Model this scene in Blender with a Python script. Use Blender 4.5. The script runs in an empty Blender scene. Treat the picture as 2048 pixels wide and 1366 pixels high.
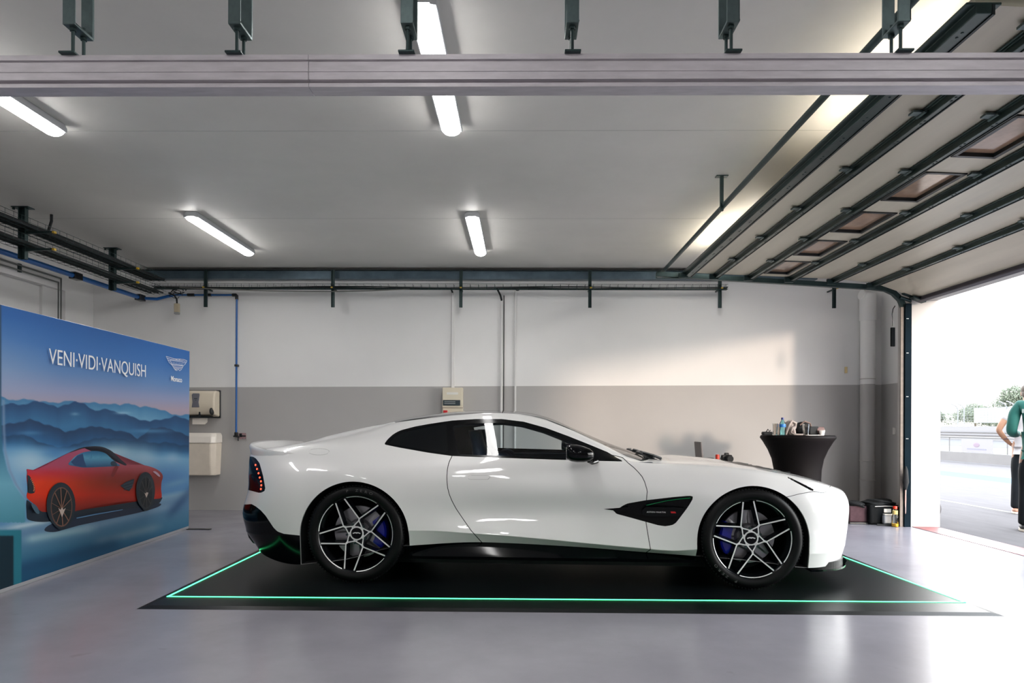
import bpy, math, random
import numpy as np
from mathutils import Vector, Matrix, Euler

random.seed(7)
rng = np.random.default_rng(7)
S = bpy.context.scene
COL = S.collection

# ------------------------------------------------------------------ camera
F = 1400.0
H = 1.195
YAW = math.radians(.75)
ROLL = math.radians(.23)
cam_d = bpy.data.cameras.new('camera')
cam_d.sensor_width = 36
cam_d.sensor_fit = 'HORIZONTAL'
cam_d.lens = F / 2048 * 36
cam_d.shift_y = (850 - 683) / 2048
cam_d.clip_end = 600
cam = bpy.data.objects.new('camera', cam_d)
COL.objects.link(cam)
cam.matrix_world = (Matrix.Translation((0, 0, H)) @ Matrix.Rotation(YAW, 4, 'Z')
                    @ Matrix.Rotation(math.pi / 2, 4, 'X') @ Matrix.Rotation(ROLL, 4, 'Z'))
S.camera = cam

# ------------------------------------------------------------------ exposure
S.view_settings.view_transform = 'Standard'
S.view_settings.look = 'None'
S.view_settings.gamma = 1
S.view_settings.use_curve_mapping = False
S.view_settings.exposure = 1.98

# ------------------------------------------------------------------ sky
W = bpy.data.worlds.new('sky')
S.world = W
W.use_nodes = True
nt = W.node_tree
bg = nt.nodes['Background']
tc = nt.nodes.new('ShaderNodeTexCoord')
sx = nt.nodes.new('ShaderNodeSeparateXYZ')
rp = nt.nodes.new('ShaderNodeValToRGB')
nt.links.new(tc.outputs['Generated'], sx.inputs[0])
nt.links.new(sx.outputs['Z'], rp.inputs[0])
rp.color_ramp.elements[0].position = 0.0
rp.color_ramp.elements[0].color = (1.0, .955, .90, 1)
rp.color_ramp.elements[1].position = .6
rp.color_ramp.elements[1].color = (.86, .93, 1.0, 1)
nt.links.new(rp.outputs[0], bg.inputs[0])
SKY = 2.75
bg.inputs[1].default_value = SKY

# ------------------------------------------------------------------ sun (low, hazy, from beyond the pit lane)
sd = bpy.data.lights.new('sun', 'SUN')
sd.energy = .50
sd.angle = math.radians(5.0)
sd.color = (1.0, .80, .62)
sun = bpy.data.objects.new('sun', sd)
COL.objects.link(sun)
sun.rotation_euler = Vector((-.64, 1.0, -.122)).to_track_quat('-Z', 'Y').to_euler()

LAMP = 8.5      # strength of the ceiling tubes

# ================================================================== helpers
def ray(u, v):
    x = (u - 1024) / F
    y = (850 - v) / F
    c, s = math.cos(ROLL), math.sin(ROLL)
    x, y = c * x - s * y, s * x + c * y
    c, s = math.cos(YAW), math.sin(YAW)
    return (c * x - s, s * x + c, y)

def P(u, v, x=None, y=None, z=None):
    """point of the place seen at (u, v) of the survey photograph, on a known wall, floor or ceiling plane"""
    d = ray(u, v)
    t = x / d[0] if x is not None else (y / d[1] if y is not None else (z - H) / d[2])
    return Vector((d[0] * t, d[1] * t, H + d[2] * t))

def lin(c):
    return tuple(((q / 255) / 12.92 if q / 255 <= .04045 else ((q / 255 + .055) / 1.055) ** 2.4) for q in c)

MATS = {}
def mat(name, rgb, rough=.5, metal=0., spec=.5, noise=0., nscale=6., bump=0., bscale=80., emit=None, estr=0.,
        coat=0., trans=0., alpha=1., sheen=0., stretch=None, dark=None):
    if name in MATS:
        return MATS[name]
    m = bpy.data.materials.new(name)
    m.use_nodes = True
    n, l = m.node_tree.nodes, m.node_tree.links
    b = n['Principled BSDF']
    b.inputs['Base Color'].default_value = (*rgb, 1)
    b.inputs['Roughness'].default_value = rough
    b.inputs['Metallic'].default_value = metal
    b.inputs['Specular IOR Level'].default_value = spec
    b.inputs['Coat Weight'].default_value = coat
    b.inputs['Coat Roughness'].default_value = .03
    b.inputs['Transmission Weight'].default_value = trans
    b.inputs['Alpha'].default_value = alpha
    b.inputs['Sheen Weight'].default_value = sheen
    if emit:
        b.inputs['Emission Color'].default_value = (*emit, 1)
        b.inputs['Emission Strength'].default_value = estr
    if noise or bump:
        t = n.new('ShaderNodeTexCoord')
        mp = n.new('ShaderNodeMapping')
        l.new(t.outputs['Object'], mp.inputs[0])
        if stretch:
            mp.inputs['Scale'].default_value = stretch
    if noise:
        nz = n.new('ShaderNodeTexNoise')
        nz.inputs['Scale'].default_value = nscale
        nz.inputs['Detail'].default_value = 6
        nz.inputs['Roughness'].default_value = .62
        l.new(mp.outputs[0], nz.inputs['Vector'])
        r = n.new('ShaderNodeValToRGB')
        r.color_ramp.elements[0].position = .32
        r.color_ramp.elements[1].position = .68
        d = dark or tuple(q * (1 - noise) for q in rgb)
        r.color_ramp.elements[0].color = (*d, 1)
        r.color_ramp.elements[1].color = (*[min(1, q * (1 + noise * .4)) for q in rgb], 1)
        l.new(nz.outputs[0], r.inputs[0])
        l.new(r.outputs[0], b.inputs['Base Color'])
    if bump:
        nz2 = n.new('ShaderNodeTexNoise')
        nz2.inputs['Scale'].default_value = bscale
        nz2.inputs['Detail'].default_value = 4
        l.new(mp.outputs[0], nz2.inputs['Vector'])
        bp = n.new('ShaderNodeBump')
        bp.inputs['Strength'].default_value = bump
        bp.inputs['Distance'].default_value = .01
        l.new(nz2.outputs[0], bp.inputs['Height'])
        l.new(bp.outputs[0], b.inputs['Normal'])
    MATS[name] = m
    return m

def glassmat(name, tint, refl_rough=.0, ior=1.45):
    """thin pane: fresnel mix of a tinted see-through and a mirror layer"""
    m = bpy.data.materials.new(name)
    m.use_nodes = True
    n, l = m.node_tree.nodes, m.node_tree.links
    n.remove(n['Principled BSDF'])
    tr = n.new('ShaderNodeBsdfTransparent')
    tr.inputs[0].default_value = (*tint, 1)
    gl = n.new('ShaderNodeBsdfGlossy')
    gl.inputs['Roughness'].default_value = refl_rough
    fr = n.new('ShaderNodeFresnel')
    fr.inputs[0].default_value = ior
    mx = n.new('ShaderNodeMixShader')
    l.new(fr.outputs[0], mx.inputs[0])
    l.new(tr.outputs[0], mx.inputs[1])
    l.new(gl.outputs[0], mx.inputs[2])
    l.new(mx.outputs[0], n['Material Output'].inputs[0])
    MATS[name] = m
    return m

class MB:
    def __init__(s):
        s.v = []
        s.f = []
    def add(s, vs, fs):
        o = len(s.v)
        s.v += [tuple(q) for q in vs]
        s.f += [tuple(i + o for i in f) for f in fs]
        return s
    def box(s, c, d, rot=None, M=None):
        x, y, z = (q / 2 for q in d)
        vs = [Vector(q) for q in ((-x, -y, -z), (x, -y, -z), (x, y, -z), (-x, y, -z), (-x, -y, z), (x, -y, z), (x, y, z), (-x, y, z))]
        R = Euler(rot).to_matrix() if rot else Matrix.Identity(3)
        if M is not None:
            R = M
        vs = [R @ q + Vector(c) for q in vs]
        return s.add(vs, [(0, 3, 2, 1), (4, 5, 6, 7), (0, 1, 5, 4), (1, 2, 6, 5), (2, 3, 7, 6), (3, 0, 4, 7)])
    def bb(s, a, b):
        return s.box([(p + q) / 2 for p, q in zip(a, b)], [abs(p - q) for p, q in zip(a, b)])
    def tube(s, pts, r, n=8, cap=True):
        pts = [Vector(p) for p in pts]
        rs = r if isinstance(r, (list, tuple)) else [r] * len(pts)
        rings = []
        up = None
        for i, p in enumerate(pts):
            t = (pts[min(i + 1, len(pts) - 1)] - pts[max(i - 1, 0)]).normalized()
            if up is None:
                up = Vector((0, 0, 1)) if abs(t.z) < .9 else Vector((1, 0, 0))
            a = t.cross(up).normalized()
            b = a.cross(t).normalized()
            up = b
            rings.append([p + a * math.cos(2 * math.pi * k / n) * rs[i] + b * math.sin(2 * math.pi * k / n) * rs[i] for k in range(n)])
        vs = [q for rg in rings for q in rg]
        fs = []
        for i in range(len(pts) - 1):
            for k in range(n):
                fs.append((i * n + k, i * n + (k + 1) % n, (i + 1) * n + (k + 1) % n, (i + 1) * n + k))
        if cap:
            fs.append(tuple(range(n))[::-1])
            fs.append(tuple((len(pts) - 1) * n + k for k in range(n)))
        return s.add(vs, fs)
    def lathe(s, prof, c=(0, 0, 0), axis='Z', n=32, a0=0., a1=2 * math.pi, cap=False):
        full = abs(a1 - a0 - 2 * math.pi) < 1e-6
        m = n if full else n + 1
        vs = []
        for (r, h) in prof:
            for k in range(m):
                a = a0 + (a1 - a0) * k / n
                x, y = r * math.cos(a), r * math.sin(a)
                vs.append({'Z': (x, y, h), 'Y': (x, h, y), 'X': (h, x, y)}[axis])
        vs = [Vector(q) + Vector(c) for q in vs]
        fs = []
        for i in range(len(prof) - 1):
            for k in range(n):
                k2 = (k + 1) % m
                fs.append((i * m + k, i * m + k2, (i + 1) * m + k2, (i + 1) * m + k))
        if cap:
            fs.append(tuple(range(m))[::-1])
            fs.append(tuple((len(prof) - 1) * m + k for k in range(m)))
        return s.add(vs, fs)
    def prism(s, poly, o, ex, ey, ez, d):
        """poly in (ex, ey) around o, thickness d along ez"""
        ex, ey, ez, o = Vector(ex), Vector(ey), Vector(ez), Vector(o)
        n = len(poly)
        vs = [o + ex * a + ey * b for a, b in poly] + [o + ex * a + ey * b + ez * d for a, b in poly]
        fs = [tuple(range(n))[::-1], tuple(range(n, 2 * n))] + [(k, (k + 1) % n, n + (k + 1) % n, n + k) for k in range(n)]
        return s.add(vs, fs)
    def ell(s, c, r, n=16, m=10, M=None, pw=1.0):
        vs = []
        for j in range(m + 1):
            t = math.pi * j / m
            for k in range(n):
                a = 2 * math.pi * k / n
                f = lambda q: math.copysign(abs(q) ** pw, q)
                q = Vector((f(math.sin(t)) * f(math.cos(a)) * r[0], f(math.sin(t)) * f(math.sin(a)) * r[1], f(math.cos(t)) * r[2]))
                vs.append((M @ q if M is not None else q) + Vector(c))
        fs = []
        for j in range(m):
            for k in range(n):
                fs.append((j * n + k, (j + 1) * n + k, (j + 1) * n + (k + 1) % n, j * n + (k + 1) % n))
        return s.add(vs, fs)
    def split_build(s, name, m, parent=None, **k):
        """every loose piece becomes an object of its own"""
        par = list(range(len(s.v)))
        def find(a):
            while par[a] != a:
                par[a] = par[par[a]]; a = par[a]
            return a
        for f in s.f:
            for q in f[1:]:
                par[find(f[0])] = find(q)
        groups = {}
        for f in s.f: groups.setdefault(find(f[0]), []).append(f)
        out = []
        for fs in groups.values():
            ids = sorted({q for f in fs for q in f}); mp = {q: i for i, q in enumerate(ids)}
            b = MB(); b.v = [s.v[q] for q in ids]; b.f = [tuple(mp[q] for q in f) for f in fs]
            out.append(b.build(name, m, parent, **k))
        return out
    def build(s, name, m, parent=None, smooth=35, bevel=0., bseg=2, fix=True):
        me = bpy.data.meshes.new(name)
        me.from_pydata(s.v, [], s.f)
        if fix:
            import bmesh
            b = bmesh.new()
            b.from_mesh(me)
            bmesh.ops.remove_doubles(b, verts=b.verts, dist=1e-5)
            bmesh.ops.recalc_face_normals(b, faces=b.faces)
            b.to_mesh(me)
            b.free()
        if m is not None:
            me.materials.append(m)
        if smooth:
            me.shade_smooth()
            me.set_sharp_from_angle(angle=math.radians(smooth))
        o = bpy.data.objects.new(name, me)
        COL.objects.link(o)
        if parent is not None:
            o.parent = parent
        if bevel:
            bv = o.modifiers.new('bevel', 'BEVEL')
            bv.width = bevel
            bv.segments = bseg
            bv.limit_method = 'ANGLE'
        return o

def tag(o, label=None, cat=None, group=None, kind=None):
    if label: o['label'] = label
    if cat: o['category'] = cat
    if group: o['group'] = group
    if kind: o['kind'] = kind
    return o

def empty(name, loc, label, cat, group=None, rz=0.):
    o = bpy.data.objects.new(name, None)
    COL.objects.link(o)
    o.location = loc
    o.rotation_euler = (0, 0, rz)
    o.empty_display_size = .1
    return tag(o, label, cat, group)

def struct(mb, name, m, **k):
    return tag(mb.build(name, m, **k), kind='structure')

def dup(root, loc, label=None, rz=None):
    r = root.copy()
    COL.objects.link(r)
    r.location = loc
    if rz is not None: r.rotation_euler = (0, 0, rz)
    if label: r['label'] = label
    for ch in root.children:
        c = ch.copy()
        COL.objects.link(c)
        c.parent = r
        for g in ch.children:
            d = g.copy()
            COL.objects.link(d)
            d.parent = c
    return r

def text_mesh(name, txt, size, m, parent, M, extrude=.0005, sx=1., align='LEFT', spacing=1.):
    cu = bpy.data.curves.new('tmp', 'FONT')
    cu.body = txt
    cu.size = size
    cu.extrude = extrude
    cu.align_x = align
    cu.space_character = spacing
    t = bpy.data.objects.new('tmp', cu)
    COL.objects.link(t)
    bpy.context.view_layer.update()
    me = bpy.data.meshes.new_from_object(t.evaluated_get(bpy.context.evaluated_depsgraph_get()))
    bpy.data.objects.remove(t)
    me.materials.clear()
    me.materials.append(m)
    me.transform(M @ Matrix.Diagonal((sx, 1, 1, 1)))
    o = bpy.data.objects.new(name, me)
    COL.objects.link(o)
    o.parent = parent
    return o

def frame4(o, ex, ey, ez):
    return Matrix(((ex[0], ey[0], ez[0], o[0]), (ex[1], ey[1], ez[1], o[1]), (ex[2], ey[2], ez[2], o[2]), (0, 0, 0, 1)))

def smooth_curve(xs, ys, xq):
    xs, ys, xq = np.asarray(xs, float), np.asarray(ys, float), np.asarray(xq, float)
    d = np.diff(ys) / np.diff(xs)
    m = np.empty_like(ys)
    h = np.diff(xs)
    m[1:-1] = (d[:-1] * h[1:] + d[1:] * h[:-1]) / (h[:-1] + h[1:])
    m[0], m[-1] = d[0], d[-1]
    i = np.clip(np.searchsorted(xs, xq) - 1, 0, len(xs) - 2)
    hh = h[i]
    t = (xq - xs[i]) / hh
    tc = np.clip(t, 0, 1)
    r = ((2 * tc**3 - 3 * tc**2 + 1) * ys[i] + (tc**3 - 2 * tc**2 + tc) * hh * m[i]
         + (-2 * tc**3 + 3 * tc**2) * ys[i + 1] + (tc**3 - tc**2) * hh * m[i + 1])
    return r + np.where(t > 1, (t - 1) * hh * m[i + 1], 0) + np.where(t < 0, t * hh * m[i], 0)

# ================================================================== materials
M_steel = mat('galvanised_steel', lin((96, 112, 112)), .42, .6, noise=.25, nscale=14)
M_dark = mat('dark_teal_steel', lin((48, 66, 66)), .45, .5, noise=.2, nscale=10)
M_black = mat('black_plastic', (.006, .009, .011), .4)
M_rubber = mat('black_rubber', (.010, .012, .014), .75, noise=.3, nscale=12)
M_white = mat('white_plastic', (.74, .72, .68), .35)
M_alu = mat('aluminium_rail', lin((205, 200, 205)), .45, .12, noise=.14, nscale=7, stretch=(1, 6, 6))
M_blue = mat('blue_pipe', lin((20, 92, 165)), .35)
M_glassclear = glassmat('clear_pane', (.93, .96, .96))

# wall paint with a grey dado that ends in a straight line
def wall_material():
    m = bpy.data.materials.new('painted_wall')
    m.use_nodes = True
    n, l = m.node_tree.nodes, m.node_tree.links
    b = n['Principled BSDF']
    b.inputs['Roughness'].default_value = .62
    b.inputs['Specular IOR Level'].default_value = .25
    g = n.new('ShaderNodeNewGeometry')
    s = n.new('ShaderNodeSeparateXYZ')
    l.new(g.outputs['Position'], s.inputs[0])
    # the painted line climbs a little from left to right
    a = n.new('ShaderNodeMath'); a.operation = 'MULTIPLY_ADD'
    a.inputs[1].default_value = -.0070
    l.new(s.outputs['X'], a.inputs[0]); l.new(s.outputs['Z'], a.inputs[2])
    c = n.new('ShaderNodeMath'); c.operation = 'GREATER_THAN'; c.inputs[1].default_value = 1.732
    l.new(a.outputs[0], c.inputs[0])
    nz = n.new('ShaderNodeTexNoise'); nz.inputs['Scale'].default_value = 1.6; nz.inputs['Detail'].default_value = 5
    l.new(g.outputs['Position'], nz.inputs['Vector'])
    mx = n.new('ShaderNodeMix'); mx.data_type = 'RGBA'
    mx.inputs[6].default_value = (.455, .44, .432, 1)
    mx.inputs[7].default_value = (.83, .82, .815, 1)
    l.new(c.outputs[0], mx.inputs[0])
    m2 = n.new('ShaderNodeMix'); m2.data_type = 'RGBA'; m2.blend_type = 'MULTIPLY'; m2.inputs[0].default_value = .10
    l.new(mx.outputs[2], m2.inputs[6]); l.new(nz.outputs[0], m2.inputs[7])
    l.new(m2.outputs[2], b.inputs['Base Color'])
    n2 = n.new('ShaderNodeTexNoise'); n2.inputs['Scale'].default_value = 90
    l.new(g.outputs['Position'], n2.inputs['Vector'])
    bp = n.new('ShaderNodeBump'); bp.inputs['Strength'].default_value = .08; bp.inputs['Distance'].default_value = .004
    l.new(n2.outputs[0], bp.inputs['Height']); l.new(bp.outputs[0], b.inputs['Normal'])
    return m
M_wall = wall_material()

def floor_material():
    m = bpy.data.materials.new('epoxy_floor')
    m.use_nodes = True
    n, l = m.node_tree.nodes, m.node_tree.links
    b = n['Principled BSDF']
    b.inputs['Specular IOR Level'].default_value = .55
    g = n.new('ShaderNodeNewGeometry')
    nz = n.new('ShaderNodeTexNoise'); nz.inputs['Scale'].default_value = 1.1; nz.inputs['Detail'].default_value = 8; nz.inputs['Roughness'].default_value = .65
    l.new(g.outputs['Position'], nz.inputs['Vector'])
    r = n.new('ShaderNodeValToRGB')
    r.color_ramp.elements[0].position = .30; r.color_ramp.elements[0].color = (.245, .238, .272, 1)
    r.color_ramp.elements[1].position = .72; r.color_ramp.elements[1].color = (.305, .296, .335, 1)
    l.new(nz.outputs[0], r.inputs[0])
    # scattered scuff marks
    vo = n.new('ShaderNodeTexNoise'); vo.inputs['Scale'].default_value = 5.5; vo.inputs['Detail'].default_value = 9
    l.new(g.outputs['Position'], vo.inputs['Vector'])
    r2 = n.new('ShaderNodeValToRGB')
    r2.color_ramp.elements[0].position = .68; r2.color_ramp.elements[0].color = (1, 1, 1, 1)
    r2.color_ramp.elements[1].position = .76; r2.color_ramp.elements[1].color = (.72, .70, .70, 1)
    l.new(vo.outputs[0], r2.inputs[0])
    mx = n.new('ShaderNodeMix'); mx.data_type = 'RGBA'; mx.blend_type = 'MULTIPLY'; mx.inputs[0].default_value = .5
    l.new(r.outputs[0], mx.inputs[6]); l.new(r2.outputs[0], mx.inputs[7])
    l.new(mx.outputs[2], b.inputs['Base Color'])
    r3 = n.new('ShaderNodeMapRange'); r3.inputs[3].default_value = .16; r3.inputs[4].default_value = .30
    l.new(nz.outputs[0], r3.inputs[0]); l.new(r3.outputs[0], b.inputs['Roughness'])
    return m
M_floor = floor_material()
M_ceil = mat('ceiling_panel', (.74, .72, .685), .6, noise=.06, nscale=1.2)

# ================================================================== the room
YB, XL, XR, YF, CZ = 9.65, -5.95, 4.93, -4.2, 3.33
struct(MB().bb((XL - .3, YF - .2, -.2), (4.96, YB + .2, 0)), 'floor', M_floor, smooth=0)
struct(MB().bb((XL - .3, YF - .2, CZ), (4.96, YB + .2, CZ + .2)), 'ceiling', M_ceil, smooth=0)
struct(MB().bb((XL - .3, YB, 0), (4.96, YB + .2, CZ)), 'wall_back', M_wall, smooth=0)
struct(MB().bb((XL - .3, YF - .2, 0), (4.96, YF, CZ)), 'wall_front', M_wall, smooth=0)
# left wall with a shallow niche between two piers
struct(MB().bb((XL - .3, YF, 0), (XL - .1, YB, CZ)), 'wall_left', M_wall, smooth=0)
struct(MB().bb((XL - .12, 9.05, 0), (XL, YB, CZ)), 'trim_1', M_wall, smooth=0)
struct(MB().bb((XL - .12, 8.70, 0), (XL - .06, 9.05, CZ)), 'trim_2', M_wall, smooth=0)
struct(MB().bb((XL - .12, YF, 2.92), (XL, 9.05, CZ)), 'trim_3', M_wall, smooth=0)
# right wall: stub behind the opening, pier, lintel, long wall towards the camera
YJ, YN, ZT = 8.4, 2.75, 2.70
struct(MB().bb((XR, 8.7, 0), (4.96, YB, CZ)), 'wall_right', M_wall, smooth=0)
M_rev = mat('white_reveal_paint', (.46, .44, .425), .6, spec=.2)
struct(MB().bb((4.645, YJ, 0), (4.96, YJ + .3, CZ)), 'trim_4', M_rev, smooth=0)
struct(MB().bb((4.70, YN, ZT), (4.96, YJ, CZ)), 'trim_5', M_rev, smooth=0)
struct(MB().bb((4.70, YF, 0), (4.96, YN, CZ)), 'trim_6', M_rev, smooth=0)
# ceiling joints
jm = mat('ceiling_joint_line', (.52, .51, .49), .8)
for i, v in enumerate((437, 262)):
    p = P(600, v, z=CZ)
    struct(MB().bb((XL, p.y - .004, CZ - .001), (4.7, p.y + .002, CZ + .01)), 'trim_%d' % (7 + i), jm, smooth=0)

# red painted threshold strip and kerb
rt = MB()
rt.bb((4.66, YN, -.02), (4.95, YJ + .05, .004))
struct(rt, 'trim_9', mat('red_threshold_paint', lin((132, 48, 46)), .45, noise=.35, nscale=7, dark=lin((112, 84, 86))), smooth=0)

# ================================================================== ceiling lamps
M_tube = mat('lamp_diffuser', (.9, .9, .9), .4, emit=(1.0, .985, .97), estr=LAMP)
M_house = mat('lamp_housing', (.42, .43, .45), .45)
def make_lamp():
    r = empty('ceiling_lamp', (0, 0, 0), '', 'ceiling light', 'tube lamps on the ceiling')
    L = 1.52
    sec = [(-.058, 0), (.058, 0), (.074, -.03), (.076, -.058), (-.076, -.058), (-.074, -.03)]
    MB().prism([(a, b) for a, b in sec], (0, -L / 2, 0), (1, 0, 0), (0, 0, 1), (0, 1, 0), L).build('lamp_housing', M_house, r, bevel=.006)
    d = [(.068 * math.cos(t), -.05 - .042 * math.sin(t)) for t in np.linspace(0, math.pi, 13)]
    vs, fs = [], []
    ys = [0, .012, .04, L - .04, L - .012, L]
    sc = [.55, .9, 1, 1, .9, .55]
    for y, s_ in zip(ys, sc):
        for a, b in d:
            vs.append((a * s_, y - L / 2, -.05 + (b + .05) * s_))
    n = len(d)
    for i in range(len(ys) - 1):
        for k in range(n - 1):
            fs.append((i * n + k, i * n + k + 1, (i + 1) * n + k + 1, (i + 1) * n + k))
    fs += [tuple(range(n)), tuple((len(ys) - 1) * n + k for k in range(n))]
    MB().add(vs, fs).build('diffuser', M_tube, r, smooth=60)
    c = MB()
    for sx_ in (-1, 1):
        for yy in (-.55, -.18, .18, .55):
            c.box((sx_ * .068, yy, -.043), (.008, .03, .03))
    c.split_build('clip', mat('lamp_clip', (.6, .6, .62), .3, .8), r)
    return r
rows = [(7.75, 'far'), (4.21, 'near'), (.65, 'overhead'), (-2.6, 'rear')]  # overhead and rear rows are unseen lamps added to light the near side
cols = [(-3.33, 'left'), (-.50, 'middle'), (2.33, 'right')]
lamp_lab = {('left', 'far'): 'lit tube lamp on the ceiling above the top right corner of the blue poster wall',
            ('left', 'near'): 'lit tube lamp cut by the left edge of the photo, under the aluminium rail',
            ('middle', 'far'): 'lit tube lamp on the ceiling nearest the middle of the back wall',
            ('middle', 'near'): 'lit tube lamp crossed by the aluminium rail at the top centre',
            ('right', 'far'): 'lit tube lamp hidden above the far end of the raised garage door',
            ('right', 'near'): 'lit tube lamp hidden above the near end of the raised garage door',
            ('left', 'overhead'): 'added lit tube lamp out of view ahead of the aluminium rail, left row',
            ('middle', 'overhead'): 'added lit tube lamp out of view ahead of the aluminium rail, middle row',
            ('right', 'overhead'): 'added lit tube lamp out of view ahead of the aluminium rail, right row',
            ('left', 'rear'): 'added lit tube lamp out of view at the rear of the garage, left row',
            ('middle', 'rear'): 'added lit tube lamp out of view at the rear of the garage, middle row',
            ('right', 'rear'): 'added lit tube lamp out of view at the rear of the garage, right row'}
lp = None
for y, rn in rows:
    for x, cn in cols:
        if lp is None:
            lp = make_lamp()
            o = lp
        else:
            o = dup(lp, (0, 0, 0))
        o.location = (x, y, CZ)
        o['label'] = lamp_lab[(cn, rn)]

# ================================================================== display mat
fl = [P(283, 1217, z=0), P(1993, 1231, z=0)]
MAT_Z = .012
def mat_pad():
    r = empty('display_mat', (.26, 6.1, 0), 'black display mat with a glowing green edge line under the white car', 'floor mat')
    q = [(-2.735, -1.625), (2.80, -1.645), (2.70, 2.0), (-2.76, 2.0)]       # local corners
    ins = .045
    b, t = [], []
    cx, cy = 0, .18
    for x, y in q:
        b.append((x, y, 0))
        t.append((x - math.copysign(.06, x), y - math.copysign(.05, y - cy), MAT_Z))
    MB().add(b + t, [(3, 2, 1, 0), (4, 5, 6, 7), (0, 1, 5, 4), (1, 2, 6, 5), (2, 3, 7, 6), (3, 0, 4, 7)]).build(
        'mat_pad', mat('mat_black', (.0022, .0036, .0045), .38, spec=.15, noise=.4, nscale=2.2, bump=.05, bscale=120), r, smooth=0)
    # green light line set into the mat, 29 cm in from the front edge
    g = MB()
    k = [(-2.67, -1.345), (2.73, -1.345), (2.60, 1.72), (-2.80 + .14, 1.72)]
    w = .007
    for i in range(4):
        a, c = Vector((*k[i], MAT_Z)), Vector((*k[(i + 1) % 4], MAT_Z))
        d = (c - a).normalized(); nn = Vector((-d.y, d.x, 0)) * w
        a2, c2 = a - d * w, c + d * w
        g.add([a2 - nn, c2 - nn, c2 + nn, a2 + nn, a2 - nn + Vector((0, 0, .003)), c2 - nn + Vector((0, 0, .003)), c2 + nn + Vector((0, 0, .003)), a2 + nn + Vector((0, 0, .003))],
              [(0, 3, 2, 1), (4, 5, 6, 7), (0, 1, 5, 4), (1, 2, 6, 5), (2, 3, 7, 6), (3, 0, 4, 7)])
    tag(g.build('light_strip', mat('green_light_line', (.1, .8, .4), .4, emit=lin((70, 235, 140)), estr=1.1), r, smooth=0), 'glowing green light line')
    return r
mat_pad()

# ================================================================== the white car
CA = math.radians(-2.30)
CO = Vector((.26, 6.1017, MAT_Z))
car = empty('sports_car', CO, 'white two-door sports coupe with black roof standing on the black mat', 'car', rz=CA)
cd = Vector((math.cos(CA), math.sin(CA), 0)); cl = Vector((-math.sin(CA), math.cos(CA), 0))

def px_of(V):
    """where body points (car space) were seen in the survey photograph"""
    w = np.stack([CO.x + V[:, 0] * cd.x + V[:, 1] * cl.x, CO.y + V[:, 0] * cd.y + V[:, 1] * cl.y, CO.z + V[:, 2] - H], 1)
    c, s = math.cos(-YAW), math.sin(-YAW)
    x = c * w[:, 0] - s * w[:, 1]; d = s * w[:, 0] + c * w[:, 1]
    x = x / d; y = w[:, 2] / d
    c, s = math.cos(-ROLL), math.sin(-ROLL)
    x, y = c * x - s * y, s * x + c * y
    return np.stack([1024 + F * x, 850 - F * y], 1)

def dens(poly, closed=True, n=6, smooth=True):
    p = np.array(poly, float)
    if not smooth:
        return p
    N = len(p); out = []
    rngi = range(N) if closed else range(N - 1)
    for i in rngi:
        p0, p1, p2, p3 = (p[(i + k) % N] if closed else p[min(max(i + k, 0), N - 1)] for k in (-1, 0, 1, 2))
        for t in np.arange(n) / n:
            out.append(.5 * ((2 * p1) + (-p0 + p2) * t + (2 * p0 - 5 * p1 + 4 * p2 - p3) * t * t + (-p0 + 3 * p1 - 3 * p2 + p3) * t**3))
    if not closed: out.append(p[-1])
    return np.array(out)

def sdf(q, poly):
    """signed distance (negative inside) of 2-D points to a closed polygon"""
    a = poly; b = np.roll(poly, -1, 0)
    best = np.full(len(q), 1e9); ins = np.zeros(len(q), bool)
    for (ax, ay), (bx, by) in zip(a, b):
        ex, ey = bx - ax, by - ay
        L2 = ex * ex + ey * ey
        if L2 < 1e-12: continue
        t = np.clip(((q[:, 0] - ax) * ex + (q[:, 1] - ay) * ey) / L2, 0, 1)
        d = (q[:, 0] - ax - t * ex)**2 + (q[:, 1] - ay - t * ey)**2
        best = np.minimum(best, d)
        c = ((ay > q[:, 1]) != (by > q[:, 1]))
        with np.errstate(divide='ignore', invalid='ignore'):
            xi = (bx - ax) * (q[:, 1] - ay) / (by - ay if by != ay else 1e-9) + ax
        ins ^= c & (q[:, 0] < xi)
    return np.where(ins, -1, 1) * np.sqrt(best)

# ---- body surface as thirteen long lines, tail to nose ----
KX = [-1.85, -1.5, -1.2, -.9, -.6, -.3, 0, .3, .6, .9, 1.2, 1.5, 1.75]
SPX = [-2.50, -2.44, -2.38, -2.30, -2.20, -2.10, -1.887, -1.61, -1.378, -1.2, -.928, -.657, -.48, -.302, -.109, -.009, .208, .464, .714, .81, .90, 1.056, 1.293, 1.529, 1.765, 1.997, 2.15, 2.25, 2.34, 2.40]
SPZ = [.955, .972, .980, .988, 1.006, 1.040, 1.097, 1.160, 1.208, 1.246, 1.286, 1.307, 1.309, 1.302, 1.274, 1.243, 1.150, 1.043, .956, .930, .928, .930, .911, .883, .844, .792, .748, .715, .676, .64]
SP = lambda x: smooth_curve(SPX, SPZ, x)
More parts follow.
